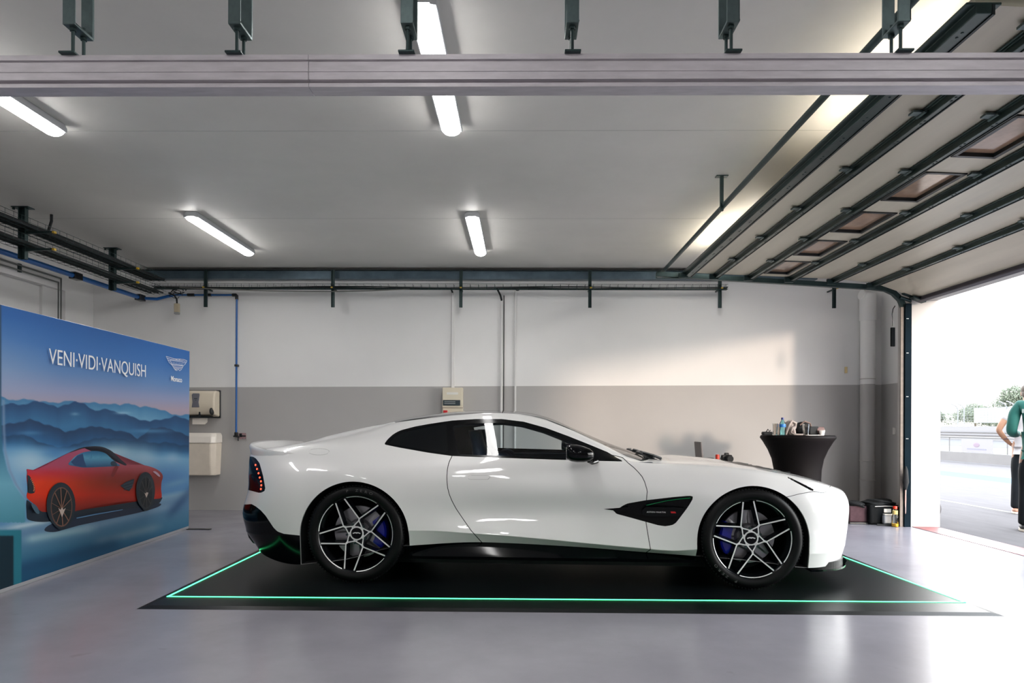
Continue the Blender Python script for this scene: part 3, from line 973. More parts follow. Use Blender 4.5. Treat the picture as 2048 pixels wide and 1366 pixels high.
# ---- wheels ----
M_rim = mat('gloss_black_alloy', (.006, .007, .009), .22, .3)
M_face = mat('machined_alloy', (.86, .86, .86), .38, .35)
M_disc = mat('brake_disc', (.36, .36, .38), .35, .8)
M_cal = mat('blue_caliper', lin((12, 24, 150)), .28, coat=.5)
M_tyre = mat('tyre_rubber', (.0028, .0032, .0036), .45, spec=.18, bump=.04, bscale=60)
def pol(r, a, y=0.): return Vector((r * math.cos(a), y, r * math.sin(a)))
def make_wheel(phase, cal_ang, width):
    """outer face looks towards -y, face plane at y = 0"""
    R = .3655
    rimb = MB()
    rimb.lathe([(.287, .004), (.290, .0), (.286, -.002), (.279, .004), (.272, .02), (.262, .05), (.255, .12), (.255, width - .03), (.285, width - .01)], (0, 0, 0), 'Y', 72)
    rad = math.radians
    for k in range(5):
        a0 = rad(phase + 72 * k)
        for sg in (-1, 1):
            A, B = pol(.112, a0, .030), pol(.274, a0 + sg * rad(28.2), .006)
            d_ = (B - A).normalized(); sd_ = d_.cross(Vector((0, 1, 0))).normalized()
            sec = [(-.006, 0), (.006, 0), (.020, .045), (-.020, .045)]
            vs = [A + sd_ * p_ + Vector((0, q_, 0)) for p_, q_ in sec] + [B + sd_ * p_ * (1.1) + Vector((0, q_, 0)) for p_, q_ in sec]
            rimb.add(vs, [(0, 1, 2, 3), (7, 6, 5, 4), (0, 4, 5, 1), (1, 5, 6, 2), (2, 6, 7, 3), (3, 7, 4, 0)])
        # tapering web from hub to the fork
        A, B = pol(.045, a0, .034), pol(.118, a0, .034)
        sd_ = (B - A).normalized().cross(Vector((0, 1, 0)))
        rimb.add([A + sd_ * .030, A - sd_ * .030, B - sd_ * .010, B + sd_ * .010] + [q + Vector((0, .05, 0)) for q in (A + sd_ * .034, A - sd_ * .034, B - sd_ * .016, B + sd_ * .016)],
                 [(0, 1, 2, 3), (7, 6, 5, 4), (0, 4, 5, 1), (1, 5, 6, 2), (2, 6, 7, 3), (3, 7, 4, 0)])
    rimb.lathe([(.0, .036), (.054, .036), (.060, .045), (.060, .09), (0, .09)], (0, 0, 0), 'Y', 40)
    wh = rimb.build('wheel', M_rim, car, smooth=30)
    ty = MB()
    W_ = width
    ty.lathe([(.284, .006), (.289, -.004), (.300, -.012), (.318, -.018), (.335, -.016), (.349, -.006), (.358, .006), (R - .001, .022), (R, .05), (R, W_ / 2 - .012), (R - .008, W_ / 2 - .010), (R - .008, W_ / 2 + .010), (R, W_ / 2 + .012),
              (R, W_ - .05), (R - .002, W_ - .02), (.35, W_), (.32, W_ + .01), (.285, W_ - .01)], (0, 0, 0), 'Y', 96)
    for k in range(96):                                            # shoulder blocks
        a0 = 2 * math.pi * k / 96
        ty.box(pol(.3605, a0, .016), (.010, .022, .012), M=Matrix.Rotation(-a0, 3, 'Y'))
    ty.build('tyre', M_tyre, wh, smooth=40)
    fc = MB()
    def bar(A, B, w1, w2, h=.003):
        d_ = (B - A).normalized(); sd_ = d_.cross(Vector((0, 1, 0))).normalized(); o_ = Vector((0, -h, 0))
        q = [A + sd_ * w1, A - sd_ * w1, B - sd_ * w2, B + sd_ * w2]
        fc.add([x + o_ for x in q] + q, [(0, 1, 2, 3), (7, 6, 5, 4), (0, 4, 5, 1), (1, 5, 6, 2), (2, 6, 7, 3), (3, 7, 4, 0)])
    for k in range(5):
        a0 = rad(phase + 72 * k)
        fork = pol(.112, a0, .030)
        for sg in (-1, 1):
            bar(fork, pol(.274, a0 + sg * rad(28.2), .006), .0042, .0050)
            n_ = pol(.092, a0 + sg * rad(3), .0335)
            bar(n_, pol(.055, a0 + sg * rad(52), .035), .0045, .0032)
        bar(pol(.116, a0, .030), pol(.090, a0, .033), .006, .0075)
        # thin bright arc on the rim edge between the arms
        aa = np.linspace(a0 - rad(24.5), a0 + rad(24.5), 15)
        vs = []
        for q in aa: vs += [pol(.2765, q, .002), pol(.2815, q, -.002), pol(.2815, q, .002), pol(.2765, q, .006)]
        fs = []
        for i_ in range(14):
            for j_ in range(4): fs.append((i_ * 4 + j_, i_ * 4 + (j_ + 1) % 4, (i_ + 1) * 4 + (j_ + 1) % 4, (i_ + 1) * 4 + j_))
        fc.add(vs, fs)
    fc.lathe([(.043, .036), (.043, .031), (.051, .031), (.054, .036)], (0, 0, 0), 'Y', 40)
    tag(fc.build('spoke_face', M_face, wh, smooth=30), 'bright machined star of thin spoke edges')
    cc = MB(); cc.lathe([(0, .031), (.036, .031), (.043, .036)], (0, 0, 0), 'Y', 32)
    cc.build('centre_cap', M_gloss, wh)
    wg = MB(); wg.prism([(-.028, -.004), (-.010, .002), (0, -.002), (.010, .002), (.028, -.004), (.030, .003), (.012, .009), (0, .008), (-.012, .009), (-.030, .003)], (0, .0305, 0), (1, 0, 0), (0, 0, 1), (0, -1, 0), .001)
    wg.build('cap_emblem', M_face, wh)
    bd = MB()
    bd.lathe([(.10, .125), (.195, .125), (.197, .128), (.197, .150), (.10, .150)], (0, 0, 0), 'Y', 64)
    bd.lathe([(.0, .10), (.085, .10), (.10, .125)], (0, 0, 0), 'Y', 40)
    bd.build('brake_disc', M_disc, wh, smooth=30)
    cb = MB()
    aa = np.linspace(rad(cal_ang - 36), rad(cal_ang + 36), 17)
    sec = [(.130, .080), (.200, .074), (.214, .085), (.216, .170), (.150, .172), (.130, .165)]
    vs, fs = [], []
    for j_, q in enumerate(aa):
        k_ = .86 if j_ in (0, 16) else 1.
        for r_, y_ in sec: vs.append(pol(.17 + (r_ - .17) * k_, q, .12 + (y_ - .12) * k_))
    for i_ in range(16):
        for j_ in range(6): fs.append((i_ * 6 + j_, i_ * 6 + (j_ + 1) % 6, (i_ + 1) * 6 + (j_ + 1) % 6, (i_ + 1) * 6 + j_))
    fs += [tuple(range(6)), tuple(96 + k for k in range(6))]
    cb.add(vs, fs)
    cb.build('brake_caliper', M_cal, wh, smooth=40)
    nb = MB()
    for k in range(5): nb.lathe([(0, .026), (.008, .026), (.009, .04)], pol(.074, rad(phase + 36 + 72 * k), 0), 'Y', 10)
    nb.split_build('wheel_bolt', M_dark, wh)
    return wh
WZ = .3655
for x_, ph, ca_, wd, yf in ((-1.4545, 80, 2, .315, .958), (1.4545, 60, 182, .275, .962)):
    w1 = make_wheel(ph, ca_, wd)
    w1.location = (x_, -yf, WZ)
    tl_ = 'P ZERO' 
    for j_, ch in enumerate(tl_):
        if ch == ' ': continue
        a0 = math.radians((102 if x_ < 0 else 250) - (6.2 if x_ < 0 else 6.2) * j_)
        er = pol(1, a0); et = pol(1, a0 - math.pi / 2)
        text_mesh('sidewall_letter', ch, .026, mat('faint_tyre_print', (.09, .09, .09), .7), w1, frame4(pol(.318, a0, -.0185), et, er, et.cross(er)), sx=1.3)
    w2 = w1.copy(); COL.objects.link(w2)
    w2.location = (x_, yf, WZ); w2.rotation_euler = (0, 0, math.pi)
    for g in w1.children:
        if g.name.startswith('sidewall'): continue
        k_ = g.copy(); COL.objects.link(k_); k_.parent = w2

# ---- mirrors ----
for sgn in (-1, 1):
    cx_, cz_ = .215, .975
    mb_ = MB()
    prof = [(-.105, .055, .040), (-.100, .070, .052), (-.07, .080, .062), (-.03, .082, .064), (.02, .075, .058), (.06, .058, .046), (.085, .036, .030), (.096, .012, .010)]
    vs, fs = [], []
    for x_, ry, rz in prof:
        for k in range(20):
            q = 2 * math.pi * k / 20
            f_ = lambda w_: math.copysign(abs(w_)**.8, w_)
            vs.append((cx_ + x_, sgn * (1.005) + f_(math.cos(q)) * ry * 1.15, cz_ + .010 + f_(math.sin(q)) * rz * 1.0 - (x_ + .1) * .10))
    for i_ in range(len(prof) - 1):
        for k in range(20): fs.append((i_ * 20 + k, i_ * 20 + (k + 1) % 20, (i_ + 1) * 20 + (k + 1) % 20, (i_ + 1) * 20 + k))
    fs += [tuple(range(20)), tuple((len(prof) - 1) * 20 + k for k in range(20))]
    mb_.add(vs, fs)
    wm = mb_.build('wing_mirror', M_gloss, car, smooth=60)
    st = MB(); st.tube([(.27, sgn * .985, .925), (.30, sgn * .93, .905), (.34, sgn * .86, .914)], [.014, .013, .016], 10)
    st.build('mirror_stalk', M_gloss, wm)
    gl_ = MB(); gl_.box((cx_ - .106, sgn * 1.005, .966), (.003, .14, .075))
    gl_.build('mirror_glass', mat('mirror_silver', (.8, .8, .8), .03, 1.), wm, bevel=.001)

# ---- wipers at the foot of the screen ----
for y0, y1 in ((-.60, -.02), (.10, .62)):
    wz = lambda x, y: float(SP(np.array([x]))[0]) + .022
    wp = MB()
    wp.tube([(.80, y0, .935), (.70, (y0 + y1) / 2, .965), (.76, y1, .962)], .009, 6)
    wp.tube([(.86, y0 + .03, .925), (.80, y0, .948), (.74, y0 + .12, .965)], .012, 6)
    wp.build('wiper', M_black, car)
cw = MB(); cw.box((.80, 0, .917), (.12, 1.15, .02), (0, .25, 0)); cw.build('scuttle_grille', M_black, car, bevel=.005)

# ---- cabin ----
for y_ in (-.38, .38):
    st = MB()
    st.box((-.16, y_, .42), (.52, .50, .16))
    sq = MB()
    prof = [(-.42, .46, .25), (-.47, .60, .26), (-.52, .78, .25), (-.565, .93, .21), (-.595, 1.02, .15), (-.61, 1.07, .12), (-.62, 1.115, .105), (-.625, 1.14, .07)]
    vs, fs = [], []
    for x_, z_, w_ in prof:
        dpt = .075 if z_ < 1.0 else .055
        for k in range(16):
            q = 2 * math.pi * k / 16
            vs.append((x_ + dpt * math.cos(q), y_ + w_ * math.copysign(abs(math.sin(q))**.7, math.sin(q)), z_))
    for i_ in range(len(prof) - 1):
        for k in range(16): fs.append((i_ * 16 + k, i_ * 16 + (k + 1) % 16, (i_ + 1) * 16 + (k + 1) % 16, (i_ + 1) * 16 + k))
    fs += [tuple(range(16)), tuple((len(prof) - 1) * 16 + k for k in range(16))]
    seat = st.build('seat', M_leather, car, bevel=.03)
    MB().add(vs, fs).build('backrest', M_leather, seat, smooth=60)
    bo = MB()
    for s2 in (-1, 1):
        bo.ell((-.42, y_ + s2 * .215, .76), (.12, .045, .20), 12, 8)
    bo.build('side_bolster', M_leather, seat)
db = MB()
db.prism([(.22, .70), (.28, .86), (.42, .905), (.78, .905), (.85, .60), (.30, .50)], (0, -.80, 0), (1, 0, 0), (0, 0, 1), (0, 1, 0), 1.60)
db.build('dashboard', M_lining, car, bevel=.02)
sw = MB()
for k in range(28):
    pass
ringp = [Vector((.12 + .40 * 0 + .17 * math.cos(q) * math.sin(math.radians(24)), -.38 + .17 * math.sin(q), .80 + .17 * math.cos(q) * math.cos(math.radians(24)))) for q in np.linspace(0, 2 * math.pi, 29)]
sw.tube(ringp, .015, 8, cap=False)
sw.tube([(.12, -.38, .80), (.27, -.38, .74)], .03, 10)
sw.box((.115, -.38, .80), (.03, .30, .035)); sw.box((.105, -.38, .73), (.03, .035, .14))
sw.build('steering_wheel', M_leather, car)
cf = MB(); cf.box((-.25, 0, .24), (2.1, 1.50, .04)); cf.box((-.05, 0, .42), (1.0, .20, .32)); cf.box((-.86, 0, .58), (.06, 1.40, .62), (0, -.25, 0))
cf.build('cabin_floor', M_lining, car)
for sgn in (-1, 1):
    sk_ = MB(); sk_.box((-.05, sgn * .80, .62), (1.3, .04, .58)); sk_.build('door_card', M_leather, car, bevel=.01)
# ================================================================== poster wall on the left
B1, B0 = Vector((-3.783, 7.933, 0)), Vector((-3.636, 4.843, 0))      # along its foot, far end first
bdir = (B0 - B1).normalized()                                        # towards the camera
bnor = bdir.cross(Vector((0, 0, 1))).normalized()                   # facing the car
if bnor.x < 0: bnor = -bnor
BL, BH, BT = 3.75, 2.024, .10
board = empty('poster_wall', B1, 'tall free-standing poster wall printed with a red sports coupe above misty mountains', 'display board')
def bp(s_, z_, off=0.): return bdir * s_ + Vector((0, 0, z_)) + bnor * off     # board-local point
def bsz(u_, v_):
    """photo point on the board plane -> (distance along board, height)"""
    d = Vector(ray(u_, v_)); o = Vector((0, 0, H))
    t_ = (B1 - o).dot(bnor) / d.dot(bnor)
    q = o + d * t_ - B1
    return q.dot(bdir), q.z
fr = MB()
fr.prism([(0, .0), (BL, .0), (BL, BH), (0, BH)], bp(0, 0, -BT), bdir, (0, 0, 1), bnor, BT - .004)
fr.build('frame', mat('poster_frame_silver', (.55, .56, .58), .4, .4), board, bevel=.004)
def bilerp_ramp(x, xs, cs):
    return np.stack([np.interp(x, xs, [c[k] for c in cs]) for k in range(3)], -1)
def print_color(u, v):
    """printed picture, described in the survey photograph's frame (u right, v down)"""
    top = 617 + .225 * u
    bot = 1188 - .3466 * u
    h = (v - top) / (bot - top)                                     # 0 top .. 1 foot
    c = bilerp_ramp(h, [0, .10, .2, .28, .335, .36, 1], [(40, 98, 168), (64, 118, 186), (104, 142, 196), (150, 158, 194), (176, 160, 176), (170, 160, 180), (160, 160, 180)])
    w = np.clip(1 - (u - 8) / 120, 0, 1)[..., None] * np.clip(1 - np.abs(h - .22) / .2, 0, 1)[..., None]
    c = c * (1 - w * .35) + np.array([170, 185, 205]) * w * .35
    # ridges from far to near: (base line, amplitude seeds, colour top, colour foot)
    def ridge(pts, ct, cb, depth):
        nonlocal c
        y = np.interp(u, [p[0] for p in pts], [p[1] for p in pts]) + 1.2 * np.sin(u * .13 + ct[0]) + .8 * np.sin(u * .31 + ct[1])
        a = np.clip((v - y) / 2.0, 0, 1)[..., None]
        t_ = np.clip((v - y) / depth, 0, 1)[..., None]
        cc = np.array(ct) * (1 - t_) + np.array(cb) * t_
        c = c * (1 - a) + cc * a
    ridge([(0, 792), (30, 800), (60, 797), (85, 803), (110, 804), (140, 801), (150, 803), (172, 804), (200, 806), (220, 806), (240, 810), (258, 804), (280, 814), (300, 812), (320, 818), (345, 828), (378, 829)], (62, 122, 168), (108, 160, 196), 26)
    ridge([(0, 812), (20, 806), (50, 808), (75, 801), (95, 806), (115, 815), (130, 808), (150, 802), (170, 808), (190, 820), (215, 818), (240, 824), (270, 835), (300, 842), (330, 836), (350, 832), (378, 838)], (34, 72, 116), (60, 118, 164), 44)
    ridge([(0, 850), (25, 846), (60, 838), (95, 848), (130, 862), (165, 856), (185, 850), (210, 856), (250, 862), (275, 876), (300, 858), (330, 852), (350, 862), (378, 870)], (34, 62, 98), (44, 104, 156), 42)
    ridge([(0, 872), (30, 868), (60, 872), (85, 886), (110, 892), (140, 892), (170, 880), (210, 874), (250, 878), (290, 884), (330, 884), (378, 890)], (30, 66, 104), (60, 128, 180), 30)
    # mist
    def blob(cx, cy, rx, ry, col, k):
        nonlocal c
        a = k * np.exp(-((u - cx) / rx)**2 - ((v - cy) / ry)**2)[..., None]
        c = c * (1 - a) + np.array(col) * a
    m = np.clip((v - 884 - .05 * u) / 16, 0, 1)[..., None]
    base = bilerp_ramp(np.clip((v - 880) / 150, 0, 1), [0, .25, .6, 1], [(70, 132, 186), (118, 168, 205), (96, 148, 196), (88, 138, 184)])
    c = c * (1 - m) + base * m
    for q in ((60, 925, 40, 26, (176, 205, 222), .8), (230, 905, 50, 17, (186, 208, 218), .75), (290, 915, 25, 20, (168, 196, 214), .6), (345, 915, 16, 12, (170, 198, 220), .5),
              (30, 1000, 22, 50, (165, 205, 222), .7), (110, 905, 25, 12, (60, 120, 180), .6), (340, 955, 40, 20, (66, 110, 172), .5), (150, 828, 8, 3, (140, 180, 210), .6),
              (245, 826, 14, 3, (150, 188, 214), .8), (300, 862, 40, 4, (96, 160, 205), .6), (60, 866, 22, 4, (96, 150, 196), .5)):
        blob(*q)
    # road surface
    ry = 1046 - (u - 20) * .195
    a = np.clip((v - ry) / 9, 0, 1)[..., None] * np.clip((u + 60) / 60, 0, 1)[..., None]
    rr = bilerp_ramp(np.clip((v - ry) / 130, 0, 1), [0, .2, .5, .75, 1], [(150, 184, 206), (98, 136, 172), (70, 124, 156), (38, 98, 136), (20, 76, 112)])
    c = c * (1 - a) + rr * a
    def streak(x0, y0, x1, y1, wd, col, k):
        nonlocal c
        L_ = math.hypot(x1 - x0, y1 - y0); ex, ey = (x1 - x0) / L_, (y1 - y0) / L_
        s_ = (u - x0) * ex + (v - y0) * ey; d_ = -(u - x0) * ey + (v - y0) * ex
        a_ = k * np.exp(-(d_ / wd)**2) * np.clip(s_ / 25, 0, 1) * np.clip((L_ - s_) / 25, 0, 1)
        c = c * (1 - a_[..., None]) + np.array(col) * a_[..., None]
    streak(40, 1082, 200, 1052, 9, (168, 204, 214), .75); streak(180, 1088, 330, 1050, 8, (138, 162, 182), .6)
    streak(150, 1062, 356, 1008, 8, (140, 170, 196), .6); streak(10, 1058, 110, 1040, 4, (190, 214, 224), .8); streak(320, 975, 385, 957, 6, (120, 165, 195), .6)
    streak(0, 1150, 250, 1080, 14, (18, 62, 100), .5); streak(330, 1040, 400, 960, 9, (30, 62, 104), .5)
    # pale arc of a window edge on the left, and what lies left of it
    arc = np.interp(v, [610, 800, 860, 900, 940, 970, 990, 1000], [8, 8, 9, 11, 20, 34, 48, 56])
    left = (u < arc - 5)
    lc = bilerp_ramp(np.clip((v - 600) / 460, 0, 1), [0, .3, .6, .8, 1], [(38, 66, 96), (44, 76, 104), (40, 100, 134), (110, 172, 196), (70, 140, 160)])
    a = (np.clip((arc - 4 - u) / 3, 0, 1) * (v < 1045))[..., None]; c = c * (1 - a) + lc * a
    a = (np.clip(1 - np.abs(u - arc + 1) / 4.5, 0, 1) * (v < 998) * (v > 800) * .8)[..., None]; c = c * (1 - a) + np.array([128, 150, 182]) * a
    # dark teal block at the foot
    a = (np.clip((44 - u) / 2, 0, 1) * np.clip((v - 1058) / 4, 0, 1))[..., None]; c = c * (1 - a) + np.array([38, 122, 142]) * a
    a = (np.clip((28 - u) / 2, 0, 1) * np.clip((v - 1070) / 3, 0, 1))[..., None]; c = c * (1 - a) + np.array([12, 42, 56]) * a
    return c
NXB, NZB = 420, 300
ss, zz = np.meshgrid(np.linspace(.004, BL, NXB), np.linspace(.03, BH - .004, NZB), indexing='ij')
wp = np.array(B1)[None, None] + ss[..., None] * np.array(bdir) + zz[..., None] * np.array([0, 0, 1.])
def project(w):
    w = w - np.array([0, 0, H])
    c, s = math.cos(-YAW), math.sin(-YAW)
    x = c * w[..., 0] - s * w[..., 1]; d = s * w[..., 0] + c * w[..., 1]
    x, y = x / d, w[..., 2] / d
    c, s = math.cos(-ROLL), math.sin(-ROLL)
    return 1024 + F * (c * x - s * y), 850 - F * (s * x + c * y)
uu_, vv_ = project(wp)
colr = np.clip(print_color(uu_, vv_), 0, 255) / 255
PRINT_K = .88
colr = np.where(colr <= .04045, colr / 12.92, ((colr + .055) / 1.055)**2.4) * PRINT_K
loc = ss[..., None] * np.array(bdir) + zz[..., None] * np.array([0, 0, 1.]) 
me = bpy.data.meshes.new('printed_picture')
ii = np.arange(NXB * NZB).reshape(NXB, NZB)
fcs = np.stack([ii[:-1, :-1].ravel(), ii[:-1, 1:].ravel(), ii[1:, 1:].ravel(), ii[1:, :-1].ravel()], 1)
me.from_pydata(loc.reshape(-1, 3).tolist(), [], fcs.tolist())
at = me.color_attributes.new('print', 'FLOAT_COLOR', 'POINT')
at.data.foreach_set('color', np.concatenate([np.clip(colr, 0, .9).reshape(-1, 3), np.ones((NXB * NZB, 1))], 1).ravel())
def print_mat(name, rough=.35):
    m = bpy.data.materials.new(name); m.use_nodes = True
    a = m.node_tree.nodes.new('ShaderNodeAttribute'); a.attribute_name = 'print'
    m.node_tree.links.new(a.outputs['Color'], m.node_tree.nodes['Principled BSDF'].inputs['Base Color'])
    m.node_tree.nodes['Principled BSDF'].inputs['Roughness'].default_value = rough
    m.node_tree.nodes['Principled BSDF'].inputs['Specular IOR Level'].default_value = .3
    return m
me.materials.append(print_mat('printed_fabric', .6))
pic = bpy.data.objects.new('printed_picture', me); COL.objects.link(pic); pic.parent = board

# the printed red coupe: flat shapes on the picture, back to front; crop frame is 2048 px for 380 photo px
Kc = 380 / 2048
def cp(x, y): return (x * Kc, 860 + y * Kc)
layer = [0]
def ink(rgb, k=PRINT_K): return tuple(min(.9, q * k) for q in lin(rgb))
def decal(name, pts, fill, smooth=True, parent=pic, n=5):
    """flat printed patch; fill(u, v) gives the ink colour in 0..255"""
    layer[0] += 1
    poly = dens(pts, smooth=smooth, n=n)
    f0 = poly.min(0); f1 = poly.max(0)
    import bmesh
    b = bmesh.new()
    vs = [b.verts.new(bp(*bsz(x, y), .0006 + layer[0] * .00035)) for x, y in poly]
    b.faces.new(vs)
    bmesh.ops.triangulate(b, faces=b.faces)
    if not isinstance(fill, tuple):
        for k in range(3):
            bmesh.ops.subdivide_edges(b, edges=[e for e in b.edges if e.calc_length() > .07], cuts=1)
            bmesh.ops.triangulate(b, faces=b.faces)
    m_ = bpy.data.meshes.new(name)
    b.to_mesh(m_); b.free()
    if isinstance(fill, tuple):
        m_.materials.append(mat('ink_%d_%d_%d' % fill, ink(fill), .5))
    else:
        at_ = m_.color_attributes.new('print', 'FLOAT_COLOR', 'POINT')
        W_ = np.array([np.array(v_.co) + np.array(B1) for v_ in m_.vertices])
        U_, V_ = project(W_)
        C_ = np.array([ink(tuple(np.clip(fill(p_, q_), 0, 255))) for p_, q_ in zip(U_, V_)])
        at_.data.foreach_set('color', np.concatenate([C_, np.ones((len(C_), 1))], 1).ravel())
        m_.materials.append(MATS.setdefault('car_ink', print_mat('car_ink', .5)))
    o = bpy.data.objects.new(name, m_); COL.objects.link(o); o.parent = parent
    return o
def cd_(name, pts, fill, **k): return decal(name, [cp(*p) for p in pts], fill, **k)
def cramp(stops):
    def f(u, v):
        y = (v - 860) / Kc
        xs = [s_[0] for s_ in stops]
        return tuple(np.interp(y, xs, [s_[1][k] for s_ in stops]) for k in range(3))
    return f
def bodyf(u, v):
    x, y = u / Kc, (v - 860) / Kc
    t_ = np.interp(x, [280, 700, 1150, 1500, 1760], [0, .25, .75, 1, 1])
    A = np.array([np.interp(y, [180, 400, 460, 560, 700, 870], c) for c in ([150, 176, 205, 240, 232, 150], [70, 70, 40, 62, 52, 40], [110, 100, 60, 18, 20, 30])])
    Bc = np.array([np.interp(y, [180, 400, 480, 560, 700, 870], c) for c in ([190, 172, 150, 132, 190, 120], [100, 84, 62, 52, 48, 30], [120, 96, 60, 44, 34, 26])])
    return tuple(A * (1 - t_) + Bc * t_)
cd_('printed_shadow', [(480, 1085), (540, 1020), (800, 930), (1150, 870), (1500, 800), (1720, 790), (1700, 830), (1500, 890), (1100, 975), (800, 1040), (600, 1098)], (24, 40, 66))
cd_('printed_underside', [(282, 770), (300, 760), (340, 790), (430, 860), (520, 880), (800, 870), (1150, 800), (1480, 760), (1700, 740), (1745, 725), (1740, 750), (1690, 800), (1480, 840), (1150, 870), (800, 940), (500, 990), (310, 970), (285, 900)], (18, 34, 52))
cd_('printed_body', [(283, 428), (300, 422), (345, 432), (372, 432), (440, 405), (500, 378), (640, 300), (750, 240), (830, 205), (920, 182), (1020, 176), (1100, 185), (1160, 205), (1210, 240), (1290, 320), (1360, 372), (1480, 370), (1580, 385), (1660, 410), (1720, 445), (1750, 485), (1752, 520), (1740, 560), (1735, 640), (1742, 700), (1730, 735), (1650, 745), (1480, 760), (1180, 790), (900, 850), (780, 880), (520, 885), (430, 870), (370, 800), (300, 745), (285, 715), (290, 680), (310, 640), (290, 560), (285, 490), (298, 480)], bodyf, n=4)
cd_('printed_roof', [(745, 246), (790, 222), (860, 194), (930, 180), (1020, 174), (1100, 182), (1160, 204), (1215, 238), (1300, 318), (1362, 372), (1330, 378), (1250, 320), (1170, 238), (1100, 200), (1000, 190), (900, 198), (820, 222)], (34, 36, 52))
cd_('printed_window', [(735, 372), (770, 320), (820, 275), (900, 240), (1000, 226), (1080, 232), (1140, 255), (1200, 310), (1250, 350), (1290, 385), (1200, 392), (1050, 400), (900, 404), (820, 392)], cramp([(226, (28, 96, 140)), (300, (92, 158, 190)), (400, (48, 90, 130))]))
cd_('printed_pillar', [(760, 345), (830, 275), (890, 255), (905, 330), (930, 398), (880, 398), (800, 382)], (26, 66, 112), smooth=False)
cd_('printed_mirror', [(1190, 350), (1215, 335), (1245, 345), (1260, 385), (1230, 390), (1195, 380)], (30, 58, 80))
cd_('printed_mirror_shadow', [(1235, 395), (1275, 395), (1255, 440), (1220, 500), (1195, 500), (1205, 455)], (136, 40, 44))
cd_('printed_tail_lamp', [(288, 500), (305, 490), (330, 520), (360, 580), (372, 640), (366, 675), (330, 685), (295, 670), (305, 600)], (20, 34, 48))
for k_, (x_, y_) in enumerate([(328, 530), (338, 548), (346, 566), (352, 584), (357, 602), (359, 620), (359, 638), (355, 655)]):
    cd_('printed_led', [(x_ - 6, y_), (x_, y_ - 6), (x_ + 6, y_), (x_, y_ + 6)], (250, 150, 90))
cd_('printed_vent', [(1290, 600), (1350, 560), (1440, 525), (1432, 570), (1415, 620), (1385, 660), (1330, 630)], (34, 50, 66), smooth=False)
for y_ in (560, 592, 620):
    cd_('printed_slat', [(1320, y_ + 26), (1425, y_ - 8), (1425, y_ - 2), (1322, y_ + 31)], (70, 84, 100), smooth=False)
cd_('printed_headlamp', [(1640, 450), (1665, 445), (1700, 470), (1718, 500), (1700, 500), (1665, 470)], (190, 160, 180))
def ring_(cx, cy, rx, ry, n=28): return [(cx + rx * math.cos(q), cy + ry * math.sin(q)) for q in np.linspace(0, 2 * math.pi, n, endpoint=False)]
for (cx, cy, rx, ry) in ((650, 820, 150, 250), (1558, 665, 96, 205)):
    cd_('printed_arch', ring_(cx - 4, cy - (10 if cx < 900 else 12), rx + 6, ry * .98), (20, 34, 46), smooth=False)
    cd_('printed_tyre', ring_(cx + 4, cy + 8, rx - 8, ry - 6), (26, 42, 54), smooth=False)
    k_ = .76
    cd_('printed_rim', ring_(cx, cy + 10, rx * .78, ry * .86), (112, 78, 66) if cx < 900 else (52, 56, 60), smooth=False)
    cd_('printed_rim', ring_(cx, cy + 8, rx * .72, ry * .80), (16, 26, 34), smooth=False)
    for j in range(10):
        a_ = 2 * math.pi * j / 10 + .2
        ex_, ey_ = cx + rx * .74 * math.cos(a_), cy + 8 + ry * .82 * math.sin(a_)
        w_ = 5
        cd_('printed_spoke', [(cx - w_, cy + 30), (cx + w_, cy + 30), (ex_ + w_, ey_), (ex_ - w_, ey_)], (136, 96, 80) if cx < 900 else (62, 60, 62), smooth=False)
    s_ = 1 if cx < 900 else .55
    yc = cy + 60 * s_
    cd_('printed_hub', [(cx - 40 * s_, yc - 40 * s_), (cx - 15 * s_, yc - 20 * s_), (cx, yc - 48 * s_), (cx + 15 * s_, yc - 20 * s_), (cx + 40 * s_, yc - 40 * s_), (cx + 20 * s_, yc + 8 * s_), (cx, yc + 60 * s_), (cx - 20 * s_, yc + 8 * s_)], (208, 190, 180), smooth=False)
cd_('printed_exhaust', [(310, 800), (345, 800), (385, 850), (395, 900), (370, 900), (335, 860)], (70, 100, 120))
cd_('printed_sill_light', [(800, 945), (1000, 905), (1300, 855), (1300, 862), (1000, 916), (800, 955)], (100, 150, 196), smooth=False)

# white lettering, laid on the board plane between measured corners
def board_text(txt, x0, y0b, x1, y1b, capl, sx=None, thick=.0):
    s0, z0 = bsz(x0, y0b); s1, z1 = bsz(x1, y1b)
    cu = bpy.data.curves.new('tmp', 'FONT'); cu.body = txt; cu.size = 1; cu.extrude = .0004; cu.offset = thick
    t_ = bpy.data.objects.new('tmp', cu); COL.objects.link(t_); bpy.context.view_layer.update()
    w_ = t_.dimensions.x; 
    me_ = bpy.data.meshes.new_from_object(t_.evaluated_get(bpy.context.evaluated_depsgraph_get()))
    xs_ = [v_.co.x for v_ in me_.vertices]; w_ = max(xs_) - min(xs_); x_min = min(xs_)
    hcap = .729 if txt != 'x' else 1
    bpy.data.objects.remove(t_)
    wid = abs(s0 - s1)
    ex = -bdir                                                       # text runs towards the far end
    o = bp(s0, (z0 + z1) / 2, .022)
    k = wid / w_
    Mx = frame4(o, ex, Vector((0, 0, 1)), bnor) @ Matrix.Diagonal((k, capl / hcap, 1, 1)) @ Matrix.Translation((-x_min, 0, 0))
    me_.transform(Mx)
    me_.materials.clear(); me_.materials.append(mat('white_ink', (.86, .86, .86), .5))
    ob = bpy.data.objects.new('lettering', me_); COL.objects.link(ob); ob.parent = pic
    return tag(ob, 'white printed lettering')
def capheight(u_, vt, vb): return bsz(u_, vt)[1] - bsz(u_, vb)[1]
board_text('VENI·VIDI·VANQUISH', 92, 729, 287, 753, capheight(240, 716.5, 744), thick=-.002)
